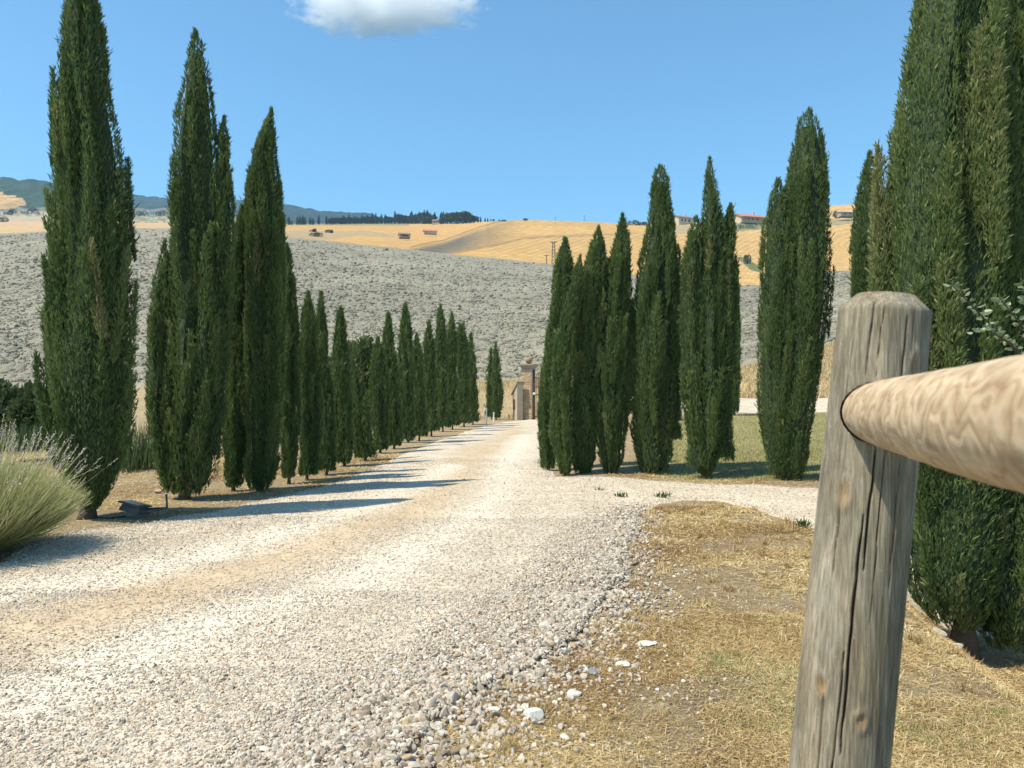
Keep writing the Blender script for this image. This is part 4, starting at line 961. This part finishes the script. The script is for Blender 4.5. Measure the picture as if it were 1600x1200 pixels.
# single stones
def stone(label, px, py, wpx, col, seed, d=None, z=None, flat=.6):
    rng = np.random.default_rng(seed)
    if d is None: x, y = g(px, py)
    else: x, y = (px - CX) / F * d, d
    r = wpx / 2 / F * y; base, f = ico(3); V = base * (1 + .10 * (vnoise(base[:, 0] * 2 + seed, base[:, 1] * 2 + base[:, 2] * 1.7, seed) - .5)[:, None])
    for _ in range(9):
        nn_ = unit(rng.normal(size=(1, 3)))[0]; ex = np.maximum(V @ nn_ - rng.uniform(.5, .85), 0); V = V - ex[:, None] * nn_
    V = V * np.array([1.15, .85, flat]) * r * 1.15
    a_ = rng.uniform(0, 6.28); V = V @ np.array([[math.cos(a_), math.sin(a_), 0], [-math.sin(a_), math.cos(a_), 0], [0, 0, 1]])
    o_ = link('stone', mesh_np('stone', V, f, M['stone'], cols={'col': np.tile(col, (len(V), 1))}), loc=(x, y, float(zg(x, y)) + r * flat * .55)); return tag(o_, label, 'stone')
stone('white sharp edged stone lying alone in the straw just right of the gravel edge', 834, 1125, 27, (.62, .60, .55), 1, flat=.8)
stone('oval whitish stone in the straw left of the white sharp edged one', 766, 1112, 24, (.56, .53, .47), 2, flat=.4)
stone('rounded cream stone just behind the white sharp edged one', 822, 1110, 19, (.54, .49, .41), 3)
stone('pale knobbly stone in dry grass, farther right than the white sharp edged one', 900, 1087, 22, (.55, .51, .45), 4)
stone('dark grey slab shaped stone at the edge of the gravel', 926, 1053, 27, (.20, .20, .20), 5, flat=.3)
stone('cream stone among straw where the gravel thins out', 972, 1040, 20, (.56, .52, .44), 6)
stone('pale stone with brown patches near the lower end of the gravel edge', 884, 1155, 17, (.50, .46, .40), 7)
stone('long pale stone on the straw beyond the dark grey slab', 1012, 1010, 24, (.58, .54, .47), 8, flat=.4)
stone('pinkish stone on the straw bank by the second tall cypress', 249, 768, 13, (.46, .29, .22), 9)
stone('pale stone between the trunks of the tall cypresses', 398, 766, 13, (.44, .36, .28), 10)
stone('largest whitish stone at the foot of the huge cropped cypress', 1462, 988, 34, (.50, .47, .42), 11, d=5.3, flat=.5)
stone('long whitish stone on the bank below the huge cropped cypress', 1490, 1010, 30, (.46, .43, .38), 12, d=5.0, flat=.45)
stone('small whitish stone on the bank, nearest to the viewer', 1512, 1030, 18, (.52, .50, .46), 13, d=4.9)

# ------------------------------------------------------------------ gate
m, n, l, p = mat('pillar_stonework'); M['stonework'] = m
oc = objco(n); br = n.new('ShaderNodeTexBrick'); br.inputs['Scale'].default_value = 3.0; br.inputs['Color1'].default_value = (.36, .21, .11, 1); br.inputs['Color2'].default_value = (.52, .40, .26, 1)
br.inputs['Mortar'].default_value = (.20, .16, .12, 1); br.inputs['Mortar Size'].default_value = .03; br.offset = .5
sx = n.new('ShaderNodeSeparateXYZ'); l.new(oc, sx.inputs[0]); ad = n.new('ShaderNodeMath'); l.new(sx.outputs[0], ad.inputs[0]); l.new(sx.outputs[1], ad.inputs[1])
cb = n.new('ShaderNodeCombineXYZ'); l.new(ad.outputs[0], cb.inputs[0]); l.new(sx.outputs[2], cb.inputs[1])
dn = noise(n, l, 6, 3, .6, oc); mx = n.new('ShaderNodeMix'); mx.data_type = 'RGBA'; mx.blend_type = 'LINEAR_LIGHT'; mx.inputs[0].default_value = .05
l.new(cb.outputs[0], mx.inputs[6]); l.new(dn.outputs['Color'], mx.inputs[7]); l.new(mx.outputs[2], br.inputs['Vector'])
l.new(br.outputs[0], p.inputs['Base Color']); p.inputs['Roughness'].default_value = .9; l.new(bump(n, l, br.outputs['Fac'], -.8, .03), p.inputs['Normal'])
M['cap'] = plain('cap_stone', (.27, .23, .18), .85, .2, 9); M['terracotta'] = plain('terracotta_ball', (.27, .17, .09), .85, .25, 9)
M['plaster'] = plain('ochre_plaster', (.43, .36, .25), .9, .12, 4); M['iron'] = plain('shade_brown_iron', (.11, .065, .05), .6, .3, 12); M['white'] = plain('white_paint', (.78, .77, .74), .5, .05, 6)  # the iron takes the brown of the pillar's shaded side
GD = 38.0; S_ = GD / F
gp_ = at(826, 656, GD); pil = empty('gate_pillar', (gp_[0], gp_[1], gp_[2]), math.radians(-20)); tag(pil, 'stone gate pillar with moulded cap and ball finial at the end of the road', 'gate pillar')
PH = (656 - 577) * S_
MB().box((0, 0, PH / 2 - .1), (.50, .50, PH + .2)).build('shaft', M['stonework'], pil, bevel=.02)
cp = MB(); cp.box((0, 0, PH + .03), (.56, .56, .06)); cp.box((0, 0, PH + .12), (.58, .58, .12), 0, 1.28); cp.box((0, 0, PH + .215), (.78, .78, .07)); cp.build('cap', M['cap'], pil, bevel=.008)
v, f = ico(4); v = v * np.array([.165, .165, .16]) + np.array([0, 0, PH + .25 + .185]); bb = MB(); bb.add(v, [f]); bb.tube([(0, 0, PH + .25), (0, 0, PH + .30)], [.12, .08], 16); bb.build('ball', M['terracotta'], pil, True)
ib = MB(); ib.box((.30, -.12, PH * .52), (.16, .14, .10)); ib.build('intercom_box', M['white'], pil, bevel=.01)  # small white intercom box fixed to the pillar
gt = empty('iron_gate', at(833.5, 656, GD - .1), math.radians(62)); tag(gt, 'open iron gate leaf with dark bars hinged to the stone pillar', 'gate')
GH = (656 - 578) * S_
MB().tube([(0, 0, .0), (0, 0, GH)], .085, 12).build('shade_hinge_post', M['iron'], gt, True)  # widened post, its brown stands for the shaded right face of the pillar
for k in range(1, 12):
    MB().tube([(.19 * k, 0, .12), (.19 * k, 0, GH * (.86 + .1 * math.sin(k * .28)))], .016, 6).build('bar', M['iron'], gt)
for zz_ in (.14, GH * .5, GH * .66, GH * .84): MB().box((1.05, 0, zz_), (2.1, .035, .05)).build('rail', M['iron'], gt)
hut = empty('meter_cabinet', at(809, 656, GD - .3), math.radians(36)); tag(hut, 'small ochre plastered cabinet with slanting roof beside the gate pillar', 'cabinet')
W_, D_, Hh = .30, .36, (656 - 599) * S_
q = MB(); x, y = W_ / 2 + .02, D_ / 2
q.add([(-x, -y, -.1), (x, -y, -.1), (x, y, -.1), (-x, y, -.1), (-x, -y, Hh), (x, -y, Hh), (x, y, Hh * .68), (-x, y, Hh * .68)], [np.array([[0, 3, 2, 1], [4, 5, 6, 7], [0, 1, 5, 4], [1, 2, 6, 5], [2, 3, 7, 6], [3, 0, 4, 7]])]); q.build('wall', M['plaster'], hut)
q = MB(); x += .06; y += .07; q.add([(-x, -y, Hh + .012), (x, -y, Hh + .012), (x, y, Hh * .68 - .02), (-x, y, Hh * .68 - .02), (-x, -y, Hh + .07), (x, -y, Hh + .07), (x, y, Hh * .68 + .04), (-x, y, Hh * .68 + .04)], [np.array([[0, 3, 2, 1], [4, 5, 6, 7], [0, 1, 5, 4], [1, 2, 6, 5], [2, 3, 7, 6], [3, 0, 4, 7]])]); q.build('roof', M['cap'], hut)
MB().box((-W_ / 2 - .02, .05, Hh * .42), (.04, .14, .48)).build('vent', M['iron'], hut)
for lb, px, py, hp in (('white marker stake left of the lone pair of cypresses', 760, 666, 27), ('short white marker stake in front of the lone pair of cypresses', 771.5, 661, 15)):
    d_ = F * CAMH / (py - HY); q = MB(); q.tube([(0, 0, -.05), (0, 0, hp * d_ / F)], .024, 8); q.box((0, 0, hp * d_ / F + .02), (.07, .07, .05)); o = q.build('marker_stake', M['white'], None, loc=at(px, py, d_)); tag(o, lb, 'stake')

# ------------------------------------------------------------------ farms on the hills
M['roof_red'] = plain('red_tiles', (.42, .16, .10), .85, .2, 1.2); M['roof_brown'] = plain('brown_tiles', (.20, .13, .10), .85, .2, 1.2)
M['wall_cream'] = plain('cream_wall', (.50, .42, .30), .9, .1, .8); M['wall_white'] = plain('white_wall', (.72, .70, .66), .9, .06, .8); M['wall_stone'] = plain('stone_wall', (.34, .27, .19), .9, .2, .9)
M['opening'] = plain('dark_opening', (.03, .03, .035), .6); M['roof_sheet'] = plain('pale_sheet_roof', (.66, .66, .66), .6, .08, 1)
def house(label, px, py, wpx, hpx, roof_px, roof, wall, depth=.7, rot=0, wins=(), chim=False, d=None, cat='house', name='farmhouse', porch=False):
    d = d or float(gold_r(px, py)); s_ = d / F; W, H_, RH = wpx * s_, hpx * s_, roof_px * s_; D = W * depth
    r_ = empty(name, at(px, py, d), math.radians(rot)); tag(r_, label, cat)
    q = MB(); x, y = W / 2, D / 2; z0 = -H_ * .5
    q.add([(-x, -y, z0), (x, -y, z0), (x, y, z0), (-x, y, z0), (-x, -y, H_), (x, -y, H_), (x, y, H_), (-x, y, H_), (-x, 0, H_ + RH * .96), (x, 0, H_ + RH * .96)],
          [np.array([[0, 1, 5, 4], [1, 2, 6, 5], [2, 3, 7, 6], [3, 0, 4, 7]]), np.array([[4, 7, 8], [6, 5, 9]])]); q.build('wall', M[wall], r_)
    e = W * .06; t_ = H_ * .06 + .1; x += e; y += e; zz = H_ - RH * e / (D / 2)
    q = MB()
    for sg in (-1, 1):
        a = [(-x, sg * y, zz), (x, sg * y, zz), (x, 0, H_ + RH), (-x, 0, H_ + RH)]; q.add(a + [(u, v, w + t_) for u, v, w in a], [np.array([[0, 1, 2, 3], [7, 6, 5, 4], [0, 4, 5, 1], [1, 5, 6, 2], [3, 2, 6, 7], [0, 3, 7, 4]])])
    rf = q.build('roof', M[roof], r_)
    if chim: MB().box((W * .2, 0, H_ + RH + .5), (W * .05, W * .05, RH * .9 + 1.2)).build('chimney', M[wall], rf)
    for (u, v, a, b) in wins: MB().box((u * W / 2, -D / 2 - .04, v * H_), (a * W, .16, b * H_)).build('window', M['opening'], r_)
    if porch:
        q = MB()
        for u in np.linspace(-.48, .48, 5): q.box((u * W, -D / 2 - D * .3, H_ * .3), (W * .02, W * .02, H_ * .75))
        q.add([(-x, -D * .85, H_ * .62), (x, -D * .85, H_ * .62), (x, -D / 2, H_ * .92), (-x, -D / 2, H_ * .92), (-x, -D * .85, H_ * .68), (x, -D * .85, H_ * .68), (x, -D / 2, H_ * .985), (-x, -D / 2, H_ * .985)], [np.array([[0, 3, 2, 1], [4, 5, 6, 7], [0, 1, 5, 4], [1, 2, 6, 5], [2, 3, 7, 6], [3, 0, 4, 7]])])
        q.build('porch', M[roof], r_)
    return r_
W3 = ((-.55, .5, .09, .4), (-.1, .5, .09, .4), (.45, .5, .12, .55))
house('low open barn with a brown roof in a hollow of the golden field', 632, 370.5, 17, 3.6, 2.6, 'roof_brown', 'wall_stone', .6, 14, ((0, .45, .6, .6),), cat='barn', name='barn', d=480)
house('long farm building with pale gable and pinkish red roof next to the open barn', 672, 364.5, 20, 3, 2.2, 'roof_red', 'wall_cream', .35, 14, ((-.75, .4, .05, .5),), cat='barn', name='barn', d=560)
house('stone house among the dark trees on the far ridge', 684, 350.5, 15, 5, 2.4, 'roof_brown', 'wall_stone', .6, -12, W3, True)
house('lone white house in front of the blue wooded mountain', 238, 337, 8, 5, 2.6, 'roof_brown', 'wall_white', .8, 25, W3, d=900)
house('cream farmhouse with brown roof between the twin topped and three spired cypresses', 1067, 350, 27, 8, 4, 'roof_brown', 'wall_cream', .6, 24, W3, True)
house('farmhouse with long red tiled roof on the right hand hill', 1170, 348, 42, 6.5, 6, 'roof_red', 'wall_cream', .6, 16, ((-.7, .4, .06, .35), (-.4, .4, .06, .35), (-.05, .4, .06, .35), (.35, .4, .08, .4)), True, porch=True)
house('long shed with white roof at the right beside the dark bush', 1322, 337, 24, 4.5, 1.6, 'roof_sheet', 'wall_stone', .5, 6, ((-.4, .4, .1, .5), (.3, .4, .1, .5)), cat='shed', name='shed', d=620)
for i, (px, py, w_, lb) in enumerate(((10, 336, 8, 'small cream village house at the far left edge of the picture'), (38, 335, 9, 'small village house under the golden patch of hillside'), (57, 336, 7, 'small cream village house beside the tallest cypress'))):
    house(lb, px, py, w_, 3.6, 2, 'roof_brown', 'wall_cream', .7, 20 - 15 * i, ((-.4, .5, .14, .4), (.4, .5, .14, .4)), d=880, name='village_house')

# trees and bushes on the hills
def far_tree_mesh(kind, seed):
    rng = np.random.default_rng(seed)
    if kind == 'c': B = [(0, 0, z, r, r, 1.6) for z, r in ((1.5, .9), (3, 1.1), (4.6, 1.05), (6.2, .85), (7.8, .55), (9.0, .28))]
    else: B = [(rng.normal(0, 1.0), rng.normal(0, .9), rng.uniform(3.0, 6.0), rng.uniform(1.7, 2.3), rng.uniform(1.6, 2.1), rng.uniform(1.5, 2.0)) for _ in range(7)] + [(0, 0, 1.6, 1.7, 1.6, 1.7), (0, 0, 4, 2.4, 2.2, 2.4)]
    me = leaf_cloud('far_tree', B, 700, .7 if kind == 'c' else 1.05, M['far_leaf'], rng, 1.0 if kind == 'c' else .3, aspect=.33)
    bm = bmesh.new(); bm.from_mesh(me); tv, tf = tube([(0, 0, -.6), (0, 0, 3), (0, 0, 6)], [.4, .3, .12], 6); vs = [bm.verts.new(q) for q in tv]
    for ff in tf:
        for q in ff: bm.faces.new([vs[i] for i in q])
    bm.to_mesh(me); bm.free(); return me
fc_ = [far_tree_mesh('c', 500 + i) for i in range(3)]; fr_ = [far_tree_mesh('r', 520 + i) for i in range(3)]
rng = np.random.default_rng(77)
def far_tree(kind, px, py, hpx, d=None, wk=1.0):
    d = d or float(gold_r(px, py)); k = hpx * d / F / (9.6 if kind == 'c' else 7.4)
    if kind == 'c':
        o_ = link('cypress_tree', fc_[rng.integers(3)]); tag(o_, 'dark slender cypress in the long row along the far ridge', 'cypress tree', 'cypresses along the far ridge')
    else:
        o_ = link('pine_tree', fr_[rng.integers(3)]); tag(o_, 'dark bushy crowned tree in the long row along the far ridge', 'tree', 'bushy trees along the far ridge')
    p_ = at(px, py, d); o_.location = (p_[0], p_[1], p_[2] - .3); o_.scale = (k * wk, k * wk, k); o_.rotation_euler = (0, 0, rng.uniform(0, 6.28))
def ridge_y(x): return float(np.interp(x, [440, 520, 580, 640, 700, 735, 772], [351.5, 350.5, 349.6, 349.5, 349.5, 348.5, 345.5]))
for x, h in ((451.7, 10), (456, 6), (464.5, 10), (468.5, 11), (473, 11), (476.6, 10), (484.7, 9), (489, 8), (498, 11), (510, 11), (536, 11), (545, 12), (552.5, 10), (565, 11), (574, 11), (582.5, 12.5), (587, 13), (596, 12), (602, 11), (617, 15), (643, 15), (649, 12), (655, 14), (663, 16), (668, 16), (672, 13), (679, 14), (689.5, 14), (693, 14), (704, 13), (747, 7), (751, 7), (758, 5), (762, 5), (767, 4)):
    far_tree('c', x, ridge_y(x), h * 1.2, wk=rng.uniform(1.0, 1.5))
for x, h in ((515, 8), (521, 9), (527, 9), (533, 8), (540, 9), (548, 9), (557, 9), (561, 8), (570, 10), (577, 10), (590, 9), (606, 10), (610, 9), (624, 12), (629, 12), (634, 11), (638, 10), (646, 11), (652, 12), (660, 14), (666, 13), (675, 12), (699, 13), (708, 15), (714, 15), (719, 13), (725, 14), (730, 14), (735, 11), (740, 10), (771, 3)):
    far_tree('r', x, ridge_y(x), h * 1.2, wk=rng.uniform(.9, 1.3))
def hill_bush(label, px, py, w_, h_, d=None, pale=False, group=None, n=900):
    d = d or float(gold_r(px, py)); s_ = d / F; rng_ = np.random.default_rng(int(px * 5 + py))
    B = [(rng_.uniform(-.5, .5) * w_ * s_, rng_.uniform(-.3, .3) * w_ * s_, h_ * s_ * rng_.uniform(.35, .6), w_ * s_ * rng_.uniform(.18, .3), w_ * s_ * .25, h_ * s_ * rng_.uniform(.3, .5)) for _ in range(max(3, int(w_ / h_ * 3)))]
    o_ = link('bush', leaf_cloud('bush', B, n, max(.5, 1.1 * s_), M['far_leaf_pale' if pale else 'far_leaf'], rng_, .3), loc=at(px, py, d)); return tag(o_, label, 'bush', group)
hill_bush('dark clump of trees on the skyline left of the twin topped cypress', 989, 352, 14, 8)
hill_bush('low dark bushes on the skyline beside the clump left of the twin topped cypress', 1003, 352, 12, 5)
hill_bush('tiny dark bush on the crest of the golden hill', 821, 344.5, 6, 3, n=300)
hill_bush('flat scrub on the left shoulder of the golden hill', 785, 346, 9, 2, n=300)
hill_bush('grey green olive trees left of the front of the red roofed farmhouse', 1153, 357, 14, 7, pale=True)
hill_bush('grey green olive trees below the red roofed farmhouse', 1172, 357, 24, 7, pale=True)
hill_bush('dark bush against the end of the red roofed farmhouse', 1192, 348, 10, 8)
hill_bush('rounded dark bush beside the white roofed shed', 1303, 341, 13, 13)
hill_bush('brownish green shrubs right of the white roofed shed', 1342, 340, 14, 8, pale=True)
hill_bush('pale bush growing in the green gully of the golden field', 1166, 412, 12, 13, pale=True)
hill_bush('grey rounded bush at the edge of the golden field, left of its neighbour', 489, 362.5, 9, 4)
hill_bush('dark rounded bush at the edge of the golden field', 513, 364, 10, 5)
hill_bush('pale scrub at the top edge of the ploughed field', 495, 370, 16, 6, pale=True)
hill_bush('row of trees on the crest left of the tall cypress with bent tip', 254, 337, 18, 8)
hill_bush('trees around the white house, on its left', 222, 338, 18, 8)
hill_bush('olive scrub at the far left above the ploughed field', 6, 347, 16, 9, pale=True)
hill_bush('dark village trees by the tallest cypress', 50, 334, 14, 9)
hill_bush('dark village trees at the far left edge', 18, 336, 12, 9)
# poles
M['pole'] = plain('grey_pole', (.16, .14, .12), .8)
def lattice(label, px, py, hpx):
    d = float(gold_r(px, py)); s_ = d / F; h = hpx * s_; w0, w1 = h * .16, h * .09; q = MB(); r = .13
    cs = lambda t: [(a * (w0 + (w1 - w0) * t) / 2, b * (w0 + (w1 - w0) * t) / 2, h * t) for a, b in ((-1, -1), (1, -1), (1, 1), (-1, 1))]
    for k in range(4): q.tube([cs(0)[k], cs(1)[k]], r, 4)
    for i in range(7):
        a, b = cs(i / 7), cs((i + 1) / 7)
        for k in range(4): q.tube([a[k], b[(k + 1) % 4]], r * .6, 4)
    q.box((0, 0, h), (h * .3, .3, .3)); return tag(q.build('lattice_pylon', M['pole'], None, loc=at(px, py, d)), label, 'pylon')
lattice('small lattice pylon on the golden field left of the right hand row', 865, 414, 36)
for lb, px, py, hp in (('thin utility pole on the skyline, left one of two', 868, 345, 6), ('thin utility pole on the skyline, right one of two', 913, 346.5, 10), ('short utility pole just left of the lattice pylon', 854, 412, 14)):
    d_ = float(gold_r(px, py)); q = MB(); q.tube([(0, 0, -1), (0, 0, hp * d_ / F)], [.22, .15], 6); q.box((0, 0, hp * d_ / F * .93), (1.6, .15, .15)); tag(q.build('utility_pole', M['pole'], None, loc=at(px, py, d_)), lb, 'pole')

# ------------------------------------------------------------------ cloud
CD = 3800.0
v, f = ico(4); cl = link('cloud', mesh_np('cloud', v, f, [bpy.data.materials.new('cloud')]))
c0 = at(602, 12, CD); s_ = CD / F
cl.location = c0; cl.scale = (178 * s_, 200, 52 * s_); tag(cl, kind='structure')
m = cl.data.materials[0]; m.use_nodes = True; n = m.node_tree.nodes; l = m.node_tree.links; n.remove(n['Principled BSDF'])
oc = objco(n); ln = n.new('ShaderNodeVectorMath'); ln.operation = 'LENGTH'; l.new(oc, ln.inputs[0])
t = noise(n, l, 2.6, 9, .62, mapv(n, l, oc, (1.7, 1.2, 1.0)), .25)
sub = n.new('ShaderNodeMath'); sub.operation = 'MULTIPLY_ADD'; l.new(t.outputs[0], sub.inputs[0]); sub.inputs[1].default_value = 1.9
inv = n.new('ShaderNodeMath'); inv.operation = 'MULTIPLY_ADD'; l.new(ln.outputs['Value'], inv.inputs[0]); inv.inputs[1].default_value = -1.0; inv.inputs[2].default_value = -.22
l.new(inv.outputs[0], sub.inputs[2])
mr = n.new('ShaderNodeMapRange'); mr.inputs[1].default_value = 0; mr.inputs[2].default_value = .20; mr.inputs[3].default_value = 0; mr.inputs[4].default_value = .018; l.new(sub.outputs[0], mr.inputs[0])
pv = n.new('ShaderNodeVolumePrincipled'); pv.inputs['Color'].default_value = (1, 1, 1, 1); pv.inputs['Anisotropy'].default_value = -.15; l.new(mr.outputs[0], pv.inputs['Density'])
l.new(pv.outputs[0], n['Material Output'].inputs['Volume'])

# ------------------------------------------------------------------ haze
q = MB(); q.box((-300, 1650, 379), (8600, 3500, 764)); hz = q.build('haze', bpy.data.materials.new('haze')); tag(hz, kind='stuff'); hz['label'] = 'pale summer haze'
m = hz.data.materials[0]; m.use_nodes = True; n = m.node_tree.nodes; l = m.node_tree.links; n.remove(n['Principled BSDF'])
pv = n.new('ShaderNodeVolumePrincipled'); pv.inputs['Color'].default_value = (.40, .68, 1, 1); pv.inputs['Density'].default_value = .00012; l.new(pv.outputs[0], n['Material Output'].inputs['Volume'])
hz.display_type = 'WIRE'
